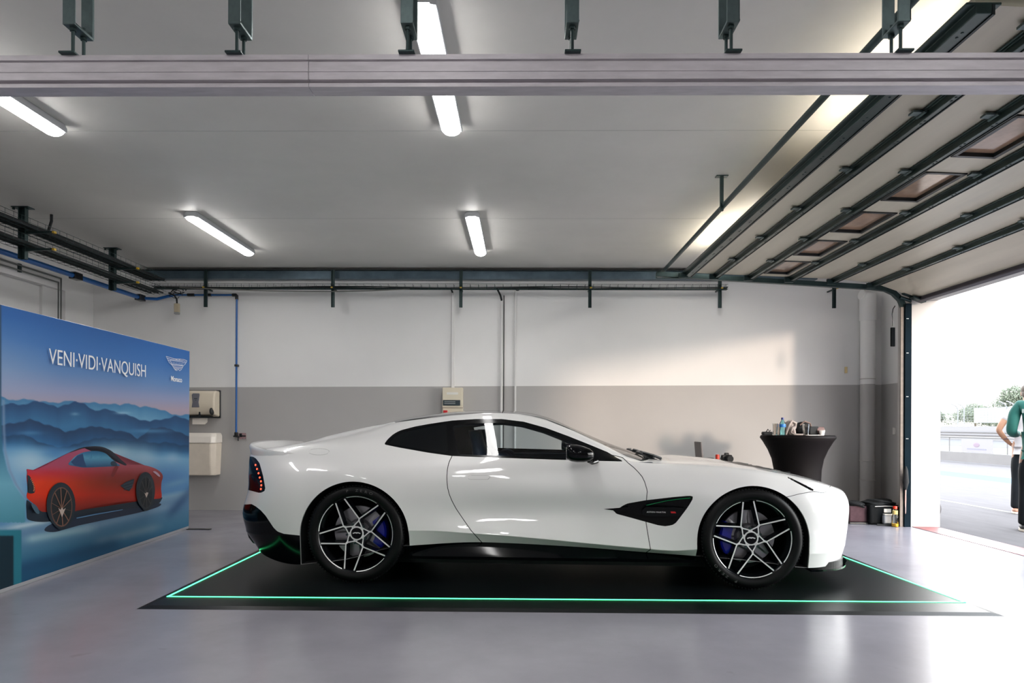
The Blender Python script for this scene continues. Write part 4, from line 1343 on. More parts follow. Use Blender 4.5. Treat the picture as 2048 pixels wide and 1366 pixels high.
board_text('Monaco', 338, 762.5, 360, 764, capheight(350, 753, 763.5), thick=.012)
# winged emblem: thin white strokes
def wing(u_, v_): return bp(*bsz(u_, v_), .022)
ew = MB()
def stroke(pts, w_=.0021):
    for p_, q_ in zip(pts[:-1], pts[1:]):
        A, B = wing(*p_), wing(*q_); d_ = (B - A).normalized(); n_ = d_.cross(bnor) * w_
        ew.add([A + n_, A - n_, B - n_, B + n_], [(0, 1, 2, 3)])
ex0, ey0 = 0, 580; kk = 440 / 969
wp_ = lambda x, y: (x * kk, 580 + y * kk)
L_ = lambda pts: stroke([wp_(*p) for p in pts])
L_([(722, 292), (755, 302), (768, 304), (782, 304), (800, 306), (815, 312)]); L_([(722, 292), (735, 318), (748, 330), (762, 352), (770, 355), (776, 348), (782, 356), (790, 350), (800, 332), (808, 326), (815, 312)])
L_([(740, 309), (796, 317), (796, 332), (746, 326), (740, 309)]); L_([(726, 300), (740, 305), (798, 312), (812, 318)]); L_([(730, 308), (742, 314)]); L_([(798, 320), (810, 322)])
L_([(748, 330), (768, 333), (797, 335)]); L_([(752, 337), (768, 340), (795, 341)]); L_([(757, 343), (770, 346), (790, 347)]); L_([(762, 349), (770, 350)]); L_([(764, 302), (770, 309), (778, 310), (784, 305)])
for x_ in range(746, 794, 7): L_([(x_, 315 + (x_ - 740) * .13), (x_ + 4, 327 + (x_ - 740) * .1)])
tag(ew.build('emblem', MATS['white_ink'], pic, smooth=0, fix=False), 'white winged outline emblem')

# thin black plate lying on the floor just past the poster
fp = P(398, 1059, z=0)
tag(MB().box((fp.x, fp.y, .004), (.26, .06, .008)).build('foot_plate', M_black), 'flat black foot plate on the floor beside the poster wall', 'foot plate')

# ================================================================== aluminium sliding rail across the top
YBM = 2.7
zt, zb = P(1000, 109, y=YBM).z, P(1000, 172, y=YBM).z
rail = empty('sliding_rail', (0, YBM, zb), 'long ribbed aluminium rail hung across the garage below the ceiling', 'ceiling rail')
hgt = zt - zb
prof = [(0, .14), (0, .62), (.006, .66), (.006, .665), (0, .67), (0, .775), (.004, .78), (.004, .79), (0, .795), (0, 1.0), (.07, 1.0), (.07, .0), (.045, 0), (.045, .05), (.025, .05), (.025, 0)]
def extr(x0, x1):
    m_ = MB()
    pr = [(0, .24), (0, .46), (-.003, .465), (-.003, .475), (0, .48), (0, .78), (.006, .80), (.006, .82), (-.004, .84), (-.004, 1.0), (.08, 1.0), (.08, .0), (.004, .0), (.004, .12), (.02, .14), (.02, .20), (.0, .22)]
    m_.prism([(y_, z_ * hgt) for y_, z_ in pr], (x0, 0, 0), (0, 1, 0), (0, 0, 1), (1, 0, 0), x1 - x0)
    return m_
jx = P(617, 140, y=YBM).x
extr(-4.2, jx - .001).build('rail_section', M_alu, rail, smooth=0)
extr(jx + .001, 4.0).build('rail_section', M_alu, rail, smooth=0)
jc = P(618, 108, y=YBM)
MB().box((jc.x, .03, hgt + .004), (.055, .03, .010)).build('joint_clip', M_dark, rail)
bracket_lab = ['leftmost hanger bracket clamped to the aluminium rail', 'second hanger bracket from the left on the aluminium rail', 'hanger bracket just left of the middle tube lamp, on the aluminium rail',
               'hanger bracket on the aluminium rail right of the middle tube lamp', 'hanger bracket on the aluminium rail left of the raised garage door', 'rightmost hanger bracket on the aluminium rail, beside the raised garage door']
def make_hanger():
    r = empty('rail_hanger', (0, 0, 0), '', 'hanger bracket', 'hanger brackets holding the aluminium rail')
    m_ = MB()
    w_ = .024
    z0 = .125
    m_.bb((-w_, .0, z0), (w_, .008, CZ - zt)); m_.bb((-w_, .115, z0), (w_, .123, CZ - zt)); m_.bb((-w_, 0, z0 - .008), (w_, .123, z0))
    m_.bb((-w_ - .03, -.02, CZ - zt - .008), (w_ + .03, .143, CZ - zt))
    m_.build('bracket', M_steel, r, bevel=.002)
    for y_ in (.028, .095):
        MB().lathe([(.0065, .0), (.0065, z0 + .03)], (0, y_, 0), 'Z', 10, cap=True).lathe([(.013, z0 + .002), (.013, z0 + .012)], (0, y_, 0), 'Z', 6, cap=True).lathe([(.013, z0 - .02), (.013, z0 - .009)], (0, y_, 0), 'Z', 6, cap=True).build('threaded_rod', M_dark, r)
    c = MB(); c.box((0, .028, .004), (.062, .085, .008)); c.box((0, .028, .014), (.024, .024, .012)); c.box((0, .085, .004), (.05, .05, .008))
    c.build('clamp_plate', M_dark, r, bevel=.002)
    return r
hg = None
for k_, u_ in enumerate((140, 470, 814, 1145, 1465, 1806)):
    p_ = P(u_, 105, y=YBM)
    if hg is None: hg = make_hanger(); o = hg
    else: o = dup(hg, (0, 0, 0))
    o.location = (p_.x, YBM - .01, zt); o['label'] = bracket_lab[k_]

# ================================================================== raised sectional door
door = empty('sectional_garage_door', (3.1, 5.8, 2.95), 'raised cream sectional garage door with green-black stiffener rails under the ceiling', 'garage door')
DN, DF = 3.05, 8.36
sec_pts = [(1.95, 3.02), (2.31, 3.0), (2.72, 2.985), (3.20, 2.965), (3.70, 2.945), (4.17, 2.90), (4.68, 2.72)]
M_panel = mat('door_panel_cream', lin((196, 188, 170)), .42, noise=.10, nscale=1.5, stretch=(4, .4, 1))
M_stiff = mat('green_black_stiffener', lin((52, 68, 66)), .35, .55, noise=.25, nscale=9)
M_stiff2 = mat('black_stiffener_flange', lin((26, 36, 38)), .5, .3)
DO = Vector((3.1, 5.8, 2.95))
M_tan_pane = mat('tan_glow_pane', lin((168, 138, 116)), .12, spec=.6, noise=.35, nscale=2.5)  # warm glow in the panes painted as an opaque tan colour
wins = [(8.20, 7.60), (7.32, 6.75), (6.44, 5.86), (5.54, 4.95), (4.64, 4.05), (3.74, 3.16)]
for k_ in range(6):
    (x0, z0), (x1, z1) = sec_pts[k_], sec_pts[k_ + 1]
    ex = Vector((x1 - x0, 0, z1 - z0)); L_p = ex.length; ex.normalize(); ez = Vector((-ex.z, 0, ex.x))
    o_ = Vector((x0, DN, z0)) - DO
    pm = MB()
    if k_ != 2:
        pm.prism([(0.004, 0), (L_p - .004, 0), (L_p - .004, DF - DN), (.004, DF - DN)], o_, ex, (0, 1, 0), ez, .04)
        pm.build('door_panel', M_panel, door, smooth=0)
    else:
        a0, a1 = .12, L_p - .10
        pm.prism([(.004, 0), (a0, 0), (a0, DF - DN), (.004, DF - DN)], o_, ex, (0, 1, 0), ez, .04)
        pm.prism([(a1, 0), (L_p - .004, 0), (L_p - .004, DF - DN), (a1, DF - DN)], o_, ex, (0, 1, 0), ez, .04)
        ys_ = [0] + sorted([y_ - DN for w_ in wins for y_ in w_]) + [DF - DN]
        for j in range(0, len(ys_), 2):
            pm.prism([(a0, ys_[j]), (a1, ys_[j]), (a1, ys_[j + 1]), (a0, ys_[j + 1])], o_, ex, (0, 1, 0), ez, .04)
        pn = pm.build('door_panel', M_panel, door, smooth=0)
        for ya, yb in wins:
            wf = MB(); b_ = .028
            A0, A1, Y0, Y1 = a0 - .015, a1 + .015, yb - DN - .015, ya - DN + .015
            for (p0_, q0_, p1_, q1_) in ((A0, Y0, A0 + b_, Y1), (A1 - b_, Y0, A1, Y1), (A0, Y0, A1, Y0 + b_), (A0, Y1 - b_, A1, Y1)):
                wf.prism([(p0_, q0_), (p1_, q0_), (p1_, q1_), (p0_, q1_)], o_ - ez * .008, ex, (0, 1, 0), ez, .056)
            w_ = wf.build('door_window', M_black, door, smooth=0)
            g2 = MB(); g2.prism([(a0, yb - DN), (a1, yb - DN), (a1, ya - DN), (a0, ya - DN)], o_ + ez * .018, ex, (0, 1, 0), ez, .004)
            g2.build('pane', M_tan_pane, w_, smooth=0)
# stiffener rails along the joints, each with bolt heads and hinges
for k_, (x_, z_) in enumerate(sec_pts[:6]):
    big = 1.0 if k_ else 1.9
    st = MB()
    w_ = .040 * big
    st.prism([(-w_, 0), (-w_, -.012), (-w_ * .45, -.012), (-w_ * .45, -.05), (w_ * .45, -.05), (w_ * .45, -.012), (w_, -.012), (w_, 0)],
             Vector((x_ + (.03 if not k_ else 0), DN - .02, z_ - .001)) - DO, (1, 0, 0), (0, 0, 1), (0, 1, 0), DF - DN + .04)
    so = st.build('stiffener', M_stiff, door, smooth=0, bevel=.004)
    ed = MB(); ed.bb(Vector((x_ + (.03 if not k_ else 0) + w_ * .45, DN - .02, z_ - .056)) - DO, Vector((x_ + (.03 if not k_ else 0) + w_ * .62, DF + .02, z_ - .010)) - DO)
    ed.build('flange', M_stiff2, so, smooth=0)
    bl = MB()
    y_ = DN + .15
    while y_ < DF:
        for dy in (-.02, .02): bl.lathe([(.0, -.054), (.006, -.054), (.007, -.05)], Vector((x_ + (.03 if not k_ else 0), y_ + dy, z_)) - DO, 'Z', 8)
        y_ += .29
    bl.split_build('bolt', M_dark, so)
    if k_:
        for y_ in np.arange(DN + .1, DF - .2, .88):
            h_ = MB(); h_.box(Vector((x_ - .045, y_, z_ - .014)) - DO, (.09, .055, .012)); h_.tube([Vector((x_ - .03, y_ - .045, z_ - .022)) - DO, Vector((x_ - .03, y_ + .045, z_ - .022)) - DO], .009, 8)
            h_.build('hinge', M_steel, so)
# rubber seal at the lower edge, outer dark strip on the inner end
sl = MB(); sl.box(Vector((4.70, (DN + DF) / 2, 2.70)) - DO, (.06, DF - DN, .07), (0, .33, 0)); sl.build('bottom_seal', mat('dark_seal', lin((60, 56, 66)), .6), door, bevel=.01)
cr_ = MB(); cr_.box(Vector((4.60, DF + .0, 2.765)) - DO, (.16, .05, .06), (0, .38, 0)); cr_.tube([Vector((4.52, DF + .06, 2.74)) - DO, Vector((4.66, DF + .06, 2.69)) - DO], .02, 8)
cr_.box(Vector((4.66, DF - .06, 2.69)) - DO, (.16, .10, .02), (0, .38, 0)); cr_.build('corner_bracket', M_dark, door, bevel=.004)
# roller spindles at the far ends
rl = MB()
for x_, z_ in sec_pts[:6]: rl.tube([Vector((x_, DF, z_ - .02)) - DO, Vector((x_, DF + .10, z_ - .02)) - DO], .012, 8); rl.box(Vector((x_ - .03, DF - .01, z_ - .035)) - DO, (.10, .03, .06))
rl.split_build('roller', M_dark, door)

# door track: horizontal run, bend and upright, hung from the ceiling
trk = empty('door_track', (4.55, 8.46, 0), 'dark steel door track running up the jamb and back under the ceiling', 'door track')
TO = Vector((4.55, 8.46, 0))
tm = MB()
path = [(4.60, .02), (4.60, 2.50), (4.585, 2.62), (4.54, 2.72), (4.46, 2.80), (4.36, 2.845), (4.2, 2.865), (1.62, 3.02)]
vs, fs = [], []
for i_, (x_, z_) in enumerate(path):
    a_ = path[max(i_ - 1, 0)]; b_ = path[min(i_ + 1, len(path) - 1)]
    d_ = Vector((b_[0] - a_[0], 0, b_[1] - a_[1])).normalized(); n_ = Vector((d_.z, 0, -d_.x))
    for p_, q_ in ((-.028, -.03), (.028, -.03), (.028, .03), (-.028, .03)):
        vs.append(Vector((x_, 8.46 + q_, z_)) + n_ * p_ - TO)
for i_ in range(len(path) - 1):
    for j in range(4): fs.append((i_ * 4 + j, i_ * 4 + (j + 1) % 4, (i_ + 1) * 4 + (j + 1) % 4, (i_ + 1) * 4 + j))
fs += [(0, 1, 2, 3), (31, 30, 29, 28)]
tm.add(vs, fs); tm.build('track', M_dark, trk, smooth=25)
up = MB()
up.bb(Vector((4.522, 8.405, 0)) - TO, Vector((4.556, 8.425, 2.62)) - TO)
up.build('track_edge', mat('pale_worn_steel', lin((128, 118, 110)), .7, .0, noise=.2, nscale=20), trk, smooth=0)
up = MB()
up.bb(Vector((4.564, 8.385, 0)) - TO, Vector((4.572, 8.40, 2.62)) - TO); up.bb(Vector((4.572, 8.392, 0)) - TO, Vector((4.642, 8.40, 2.66)) - TO)
up.build('jamb_plate', mat('jamb_plate_teal', lin((12, 26, 34)), .85, .0, spec=.08, noise=.3, nscale=4), trk, smooth=0)
bt = MB()
for z_ in (.55, 1.05, 1.55, 2.07, 2.48):
    for x_ in (4.585, 4.60): bt.ell(Vector((x_, 8.39, z_)) - TO, (.006, .004, .006), 8, 6)
bt.split_build('jamb_bolt', mat('bright_bolt', (.6, .6, .6), .3, .8), trk)
# spring-side plate with pulleys at the inner end
ip = MB(); q_ = P(1345, 549, y=8.46)
ip.box(q_ - TO, (.34, .03, .05)); ip.box(q_ + Vector((0, 0, -.045)) - TO, (.40, .03, .012)); ip.build('track_end_plate', M_dark, trk, bevel=.004)

# torsion tube running the depth of the garage left of the door
p1, p2 = P(1322, 547, z=3.08), P(1785, 58, z=3.08)
tt = empty('torsion_tube', (p1.x, p1.y, 3.08), 'dark round tube running under the ceiling along the left side of the raised garage door', 'ceiling tube')
MB().tube([p1 - tt.location, Vector((p1.x, 1.2, 3.08)) - tt.location], .022, 12).build('tube', M_dark, tt)
eb = MB(); eb.box((-.01, .03, -.02), (.05, .06, .06)); eb.box((.06, .05, -.01), (.08, .03, .05)); eb.build('end_bracket', M_alu, tt, bevel=.004)
cb = MB(); cp2 = P(1440, 352, z=CZ)
cb.box(Vector((p1.x - .02, cp2.y, CZ - .004)) - tt.location, (.10, .06, .008)); cb.box(Vector((p1.x - .02, cp2.y, (CZ + 3.03) / 2)) - tt.location, (.028, .028, CZ - 3.03))
cb.build('ceiling_bracket', M_dark, tt, bevel=.002)
# short beam high at the right end of the door
q1 = Vector((2.05, 2.92, 3.06))
bm = MB(); bm.bb((1.75, 2.90, 3.045), (4.65, 2.98, 3.115))
tag(bm.build('header_beam', M_steel, smooth=0, bevel=.003), 'grey steel cross beam above the near end of the raised garage door, top right corner', 'steel beam')
hb = MB()
hb.bb((2.10, 2.93, 3.115), (2.15, 2.97, CZ)); hb.bb((4.3, 2.93, 3.115), (4.35, 2.97, CZ))
tag(hb.build('beam_hanger', M_dark, smooth=0), 'short dark posts tying the cross beam at top right to the ceiling', 'hanger')

# pull cord with black handle by the jamb
pc = empty('door_pull_cord', P(1785, 640, y=8.35), 'black pull cord with a flat black handle hanging beside the door track', 'pull cord')
co = pc.location
MB().tube([P(1790, 612, y=8.42) - co, P(1786, 618, y=8.38) - co, P(1784.5, 628, y=8.35) - co, P(1786, 640, y=8.35) - co, P(1785.5, 652, y=8.35) - co], .006, 6).build('cord', M_black, pc)
hd = MB(); a_, b_ = P(1781.5, 655, y=8.35) - co, P(1789.5, 693, y=8.35) - co
hd.bb((a_.x, -.012, b_.z), (b_.x, .012, a_.z)); hd.build('handle', mat('matt_black', (.004, .005, .006), .95, spec=.05), pc, bevel=.004)

# ================================================================== back wall services
# sheet steel channel under the ceiling
z1, z0 = P(700, 541.5, y=9.50).z, P(700, 557, y=9.50).z
xa, xb = P(283, 545, y=9.5).x, P(1330, 545, y=9.5).x
ch = empty('ceiling_channel', (0, 9.5, z0), 'long blue-grey steel channel where the back wall meets the ceiling', 'steel channel')
m_ = MB(); m_.bb((xa, .02, 0), (4.0, .12, z1 - z0)); m_.build('web', mat('blue_grey_steel', lin((86, 104, 116)), .42, .5, noise=.25, nscale=5), ch, smooth=0)
m_ = MB(); m_.bb((xa, -.02, z1 - z0), (4.0, .13, z1 - z0 + .012)); m_.build('top_flange', M_stiff2, ch, smooth=0)
# brackets
bl_ = ['leftmost slotted bracket on the back wall, beside the blue pipe bend', 'slotted bracket on the back wall between the blue pipe and the fuse box conduit', 'slotted bracket on the back wall right above the fuse box',
       'slotted bracket on the white back wall right of the conduits', 'slotted bracket on the back wall under the left part of the raised door', 'slotted bracket on the back wall nearest the corner pipes']
tray_y = 9.42
def make_wb():
    r = empty('wall_bracket', (0, 0, 0), '', 'wall bracket', 'slotted brackets along the back wall')
    zl = P(700, 614, y=9.42).z
    m_ = MB(); hh = CZ - .05 - zl
    m_.bb((-.022, -.012, 0), (-.017, .012, hh)); m_.bb((.017, -.012, 0), (.022, .012, hh)); m_.bb((-.022, .008, 0), (.022, .014, hh))
    m_.build('upright', M_dark, r, smooth=0)
    m_ = MB(); m_.bb((-.012, -.08, .245), (.012, .20, .262)); m_.build('arm', M_dark, r, bevel=.003)
    m_ = MB(); m_.box((.006, -.085, .252), (.026, .012, .016)); m_.build('end_cap', mat('yellow_cap', lin((196, 160, 40)), .5), r)
    return r, zl
wb, zl = make_wb()
for k_, u_ in enumerate((410, 665, 921.5, 1180, 1440.5, 1669.5)):
    q_ = P(u_, 600, y=9.42)
    o = wb if k_ == 0 else dup(wb, (0, 0, 0))
    o.location = (q_.x, 9.44, zl); o['label'] = bl_[k_]

def wire_tray(name, label, A, B, side, w=.10, h=.06, step=.10, cables=5, crr=.012, parent=None):
    """wire mesh tray from A to B; side = unit vector across"""
    r = empty(name, A, label, 'cable tray')
    d_ = (B - A); L_ = d_.length; d_.normalize()
    lw, cw_ = MB(), MB()
    for p_, z_ in ((0, h), (0, h / 2), (0, 0), (w / 3, 0), (2 * w / 3, 0), (w, 0), (w, h / 2), (w, h)):
        lw.tube([side * p_ + Vector((0, 0, z_)), side * p_ + Vector((0, 0, z_)) + d_ * L_], .0025, 4)
    lw.build('long_wire', M_dark, r, smooth=0)
    s_ = 0
    while s_ < L_:
        o_ = d_ * s_
        cw_.tube([o_ + Vector((0, 0, h)), o_, o_ + side * w, o_ + side * w + Vector((0, 0, h))], .0022, 4)
        s_ += step
    tag(cw_.build('cross_wire', M_dark, r, smooth=0), kind='stuff')
    rr = random.Random(len(name) + int(L_ * 10))
    for k in range(cables):
        pts = []
        ph = rr.uniform(0, 6)
        for q in np.linspace(0, L_, 26):
            pts.append(d_ * q + side * (w * (.15 + .7 * k / max(cables - 1, 1)) + .010 * math.sin(q * 1.7 + ph)) + Vector((0, 0, crr + .006 + .010 * (1 + math.sin(q * 2.3 + ph * 2)) / 2)))
        MB().tube(pts, crr * rr.uniform(.6, 1.1), 6).build('cable', M_rubber, r)
    return r
ztr = P(700, 577, y=9.36).z
wire_tray('cable_tray', 'thin wire mesh cable tray running along the top of the back wall', Vector((-4.98, 9.36, ztr)), Vector((2.75, 9.36, ztr)), Vector((0, 1, 0)), w=.08, h=.065, step=.11, cables=2, crr=.010)
zs_ = P(500, 581, y=9.34).z
sg = [Vector((x_, 9.35, ztr - .012 - s__)) for x_, s__ in ((-4.6, -.02), (-4.1, .0), (-3.6, .018), (-3.0, .028), (-2.55, .03), (-2.0, .018), (-1.5, -.004))]
tag(MB().tube(sg, .008, 6).build('sagging_cable', mat('grey_cable', lin((104, 104, 100)), .6)), 'grey cable sagging just below the back wall tray at its left end', 'cable')

# ---- trays along the left side, on ceiling posts ----
wire_tray('cable_tray', 'upper wire mesh tray full of black cables along the left side below the ceiling', Vector((-5.02, 3.0, 3.10)), Vector((-5.02, 9.35, 3.10)), Vector((1, 0, 0)), w=.24, h=.085, step=.11, cables=9, crr=.019)
wire_tray('cable_tray', 'lower wire mesh tray with fewer cables along the left side above the blue pipe', Vector((-5.02, 3.0, 2.93)), Vector((-5.02, 9.35, 2.93)), Vector((1, 0, 0)), w=.24, h=.085, step=.11, cables=5, crr=.014)
def make_post():
    r = empty('ceiling_post', (0, 0, 0), '', 'support post', 'posts carrying the left cable trays')
    m_ = MB(); m_.bb((-.035, -.02, -.51), (-.028, .03, 0)); m_.bb((.028, -.02, -.51), (.035, .03, 0)); m_.bb((-.035, .024, -.51), (.035, .03, 0)); m_.build('upright', M_dark, r, smooth=0)
    m_ = MB(); m_.box((0, 0, -.004), (.17, .10, .008)); 
    for s2 in (-1, 1): m_.box((s2 * .07, -.03, -.018), (.016, .016, .022))
    m_.build('top_plate', M_dark, r)
    for z_ in (-.262, -.432):
        m_ = MB(); m_.prism([(0, 0), (.30, .014), (.30, .03), (0, .03)], (0, .0, z_), (1, 0, 0), (0, 0, 1), (0, 1, 0), .03); a_ = m_.build('arm', M_dark, r)
        m_ = MB(); m_.box((.305, .015, z_ + .02), (.022, .036, .022)); m_.build('end_cap', MATS['yellow_cap'], a_)
    return r
po = make_post(); po.location = (-4.945, 6.87, CZ); po['label'] = 'ceiling post nearest the left photo edge, carrying both cable trays'
po2 = dup(po, (-4.995, 8.476, CZ), 'ceiling post over the far end of the poster wall, carrying both cable trays')
po3 = dup(po, (-4.90, 5.2, CZ), 'ceiling post just outside the left photo edge, carrying both cable trays')
dc = [P(103, 442, y=7.1), P(99, 455, y=7.1), P(97, 462, y=7.1), P(98, 475, y=7.1)]
tag(MB().tube([Vector((dc[0].x, 7.1, CZ)), dc[0], dc[1], dc[2], dc[3]], .014, 8).build('drop_cable', M_rubber), 'short black cable dropping from the ceiling joint into the upper left tray', 'cable')

# ---- blue compressed-air pipe ----
M_fit = mat('black_pipe_fitting', (.012, .014, .016), .35)
bpz = 2.90
air = empty('air_pipe', (-5.15, 3, bpz), 'blue compressed-air pipe running under the left trays and down the back wall', 'pipe')
AO = air.location.copy()
vx = P(473, 700, y=9.60).x
ztop = P(473, 590, y=9.60).z
xe = P(310, 592, y=9.60).x
def apipe(name, pts, r, m_=M_blue): return MB().tube([Vector(p) - AO for p in pts], r, 10).build(name, m_, air)
apipe('pipe_run', [(-5.17, 3, bpz), (-5.17, 9.45, bpz)], .030)
apipe('pipe_run', [(-5.17, 9.45, bpz), (-5.02, 9.57, bpz + .01), (-4.8, 9.60, ztop)], .020)
apipe('pipe_run', [(-4.8, 9.60, ztop), (vx - .03, 9.60, ztop)], .012)
zlow = P(473, 868, y=9.60).z
apipe('pipe_drop', [(vx, 9.60, ztop - .03), (vx, 9.60, zlow)], .013)
fit = MB()
fit.tube([Vector((vx - .06, 9.60, ztop)) - AO, Vector((vx - .01, 9.60, ztop)) - AO, Vector((vx, 9.60, ztop - .01)) - AO, Vector((vx, 9.60, ztop - .06)) - AO], .022, 10)
for u_ in (382, 419): q_ = P(u_, 590, y=9.60); fit.box(Vector((q_.x, 9.60, ztop)) - AO, (.05 if u_ > 400 else .10, .04, .035))
for y_ in (8.05, 9.42): fit.box(Vector((-5.17, y_, bpz)) - AO, (.08, .14, .08))
q_ = P(473, 731, y=9.6); fit.box(Vector((vx, 9.61, q_.z)) - AO, (.045, .06, .03))
fit.split_build('fitting', M_fit, air, bevel=.004)
vl = MB(); vl.box(Vector((vx, 9.60, zlow - .005)) - AO, (.035, .05, .06)); vl.tube([Vector((vx - .03, 9.58, zlow - .03)) - AO, Vector((vx + .06, 9.57, zlow - .04)) - AO], .012, 8); vl.box(Vector((vx + .045, 9.56, zlow - .07)) - AO, (.012, .02, .05))
vl.build('valve', M_fit, air, bevel=.003)
q_ = P(484.5, 872, y=9.63)
tg = empty('valve_sign', q_, 'small red and grey notice plate beside the tap at the foot of the blue pipe', 'sign')
MB().box((0, 0, 0), (.105, .006, .085)).build('plate', mat('notice_plate', lin((176, 130, 128)), .5, noise=.4, nscale=30, dark=lin((120, 120, 128))), tg)
MB().box((-.02, -.006, .01), (.035, .006, .05)).box((.02, -.006, .0), (.06, .006, .018)).build('pictogram', M_black, tg)

# ---- hanging socket block near the left corner ----
q_ = P(354, 616, y=9.45)
sk2 = empty('hanging_socket', q_, 'cream socket block hanging on a cable under the corner of the trays', 'socket')
MB().box((0, 0, 0), (.065, .05, .12)).build('socket_body', mat('aged_cream_plastic', lin((190, 176, 150)), .5), sk2, bevel=.008)
MB().box((0, 0, -.072), (.062, .05, .03)).build('socket_collar', mat('grey_plastic', (.3, .3, .3), .5), sk2, bevel=.004)
MB().tube([(0, 0, .06), (.0, -.01, .12), (-.03, -.02, .17), (-.10, -.03, .20)], .012, 8).build('socket_cable', M_rubber, sk2)
cl_ = MB()
rr = random.Random(3)
for j in range(5):
    c_ = q_ + Vector((rr.uniform(-.05, .12), -.03, rr.uniform(.16, .24)))
    cl_.tube([c_ + Vector((math.cos(a) * .07 * rr.uniform(.8, 1.3), 0.02 * math.sin(3 * a), math.sin(a) * .035)) for a in np.linspace(0, 5.6, 14)], .0045, 5)
tag(cl_.build('cable_loops', M_rubber), 'tangle of thin black cable loops where the left trays meet the back wall', 'cable')

# ---- left wall conduits ----
lc = empty('wall_conduit', (XL - .1, 8, 2.7), 'pair of thin grey conduits clipped along the left wall and down its pier', 'conduit')
LO = lc.location.copy()
xw = XL + .02
pa, pb = P(10, 517, x=xw), P(120, 560, x=xw)
zc = (pa.z + pb.z) / 2
yd = P(122, 600, x=xw).y
for k in range(2):
    MB().tube([Vector((xw, 3.5, zc - .06 * k)) - LO, Vector((xw, yd - .05 * k, zc - .06 * k)) - LO, Vector((xw, yd - .05 * k, .8)) - LO], .011, 8).build('conduit', mat('grey_conduit', lin((112, 116, 114)), .45, .3), lc)
kl = MB()
for y_ in (6.9, 7.55, 8.2): kl.box(Vector((xw - .01, y_, zc - .03)) - LO, (.03, .04, .10))
kl.split_build('clip', M_dark, lc)

# ---- paper towel dispenser ----
z_t, z_b = P(400, 781, y=9.5).z, P(400, 834, y=9.5).z
dx0, dx1 = P(362, 800, y=9.5).x, P(431.5, 800, y=9.5).x
dsp = empty('paper_towel_dispenser', ((dx0 + dx1) / 2, YB, z_b), 'cream paper towel dispenser with a grey window on the dado beside the poster', 'dispenser')
w_, h_ = dx1 - dx0, z_t - z_b
m_ = MB()
pf = [(-.01, .0), (-.16, .03), (-.20, .10), (-.20, h_ * .7), (-.17, h_ * .95), (-.12, h_), (-.01, h_)]
m_.prism(pf, (-w_ / 2, 0, 0), (0, 1, 0), (0, 0, 1), (1, 0, 0), w_)
m_.build('casing', mat('cream_plastic', lin((222, 210, 190)), .22, coat=.3), dsp, bevel=.02, bseg=3)
MB().bb((-w_ / 2 - .005, -.03, -.01), (w_ / 2 + .008, -.001, h_ + .01)).build('back_plate', M_black, dsp, bevel=.004)
m_ = MB(); wx = P(392, 800, y=9.45).x - dsp.location.x
m_.prism([(-.055, .0), (-.045, .07), (-.055, .17), (-.04, .19), (.05, .19), (.055, .17), (.04, .07), (.05, .0)], (wx, -.203, h_ * .36), (1, 0, 0), (0, 0, 1), (0, -1, 0), .006)
m_.build('level_window', mat('smoky_window', lin((110, 110, 118)), .15, coat=.5), dsp, bevel=.003)
MB().box((wx, -.2105, h_ * .36 + .118), (.045, .002, .010)).box((wx + .002, -.2105, h_ * .36 + .098), (.016, .002, .008)).build('window_mark', M_dark, dsp, smooth=0)
m_ = MB(); m_.ell((w_ / 2 - .040, -.175, .08), (.030, .05, .055), 14, 8); m_.build('knob', M_black, dsp)
m_ = MB(); m_.prism([(0, 0), (.03, 0), (.022, .07), (.008, .07)], (wx + .04, -.206, .0), (1, 0, 0), (0, 0, 1), (0, -1, 0), .01); m_.build('lever', M_black, dsp)
m_ = MB(); m_.bb((-w_ * .36, -.17, -.012), (w_ * .34, -.05, .01)); m_.build('paper_slot', M_black, dsp)
m_ = MB(); m_.prism([(-.10, -.005), (.10, -.005), (.10, -.07), (.07, -.10), (-.10, -.10)], (wx + .02, -.12, 0), (1, 0, 0), (0, 0, 1), (0, -1, 0), .012)
m_.build('paper_sheet', mat('paper_white', lin((232, 224, 214)), .8), dsp)

# ---- wall waste bin ----
z_t, z_b = P(400, 866, y=9.45).z, P(400, 951, y=9.45).z
dx0, dx1 = P(352, 900, y=9.45).x, P(432, 900, y=9.45).x
bn_ = empty('waste_bin', ((dx0 + dx1) / 2, YB, z_b), 'cream plastic waste bin fixed to the wall under the paper towel dispenser', 'waste bin')
w_, h_ = dx1 - dx0, z_t - z_b
M_bin = mat('bin_plastic', lin((232, 220, 204)), .4, noise=.05, nscale=8)
m_ = MB()
vs = []
for z_, kx, dy in ((0, .93, .20), (h_ * .76, 1.0, .255)):
    for x_, y_ in ((-w_ / 2, -.005), (w_ / 2, -.005), (w_ / 2, -.8), (w_ / 2 - .06, -1), (-w_ / 2 + .06, -1), (-w_ / 2, -.8)):
        vs.append((x_ * kx, y_ if y_ > -.1 else y_ * dy, z_))
m_.add(vs, [(5, 4, 3, 2, 1, 0), (6, 7, 8, 9, 10, 11)] + [(k, (k + 1) % 6, 6 + (k + 1) % 6, 6 + k) for k in range(6)])
m_.build('bin_body', M_bin, bn_, bevel=.012)
m_ = MB()
vs = []
for z_, kx, dy in ((h_ * .76, 1.02, .27), (h_ * .93, 1.02, .26), (h_, .96, .22)):
    for x_, y_ in ((-w_ / 2, -.005), (w_ / 2, -.005), (w_ / 2, -.8), (w_ / 2 - .05, -1), (-w_ / 2 + .05, -1), (-w_ / 2, -.8)):
        vs.append((x_ * kx, y_ if y_ > -.1 else y_ * dy, z_))
m_.add(vs, [(5, 4, 3, 2, 1, 0), (12, 13, 14, 15, 16, 17)] + [(j * 6 + k, j * 6 + (k + 1) % 6, j * 6 + 6 + (k + 1) % 6, j * 6 + 6 + k) for j in range(2) for k in range(6)])
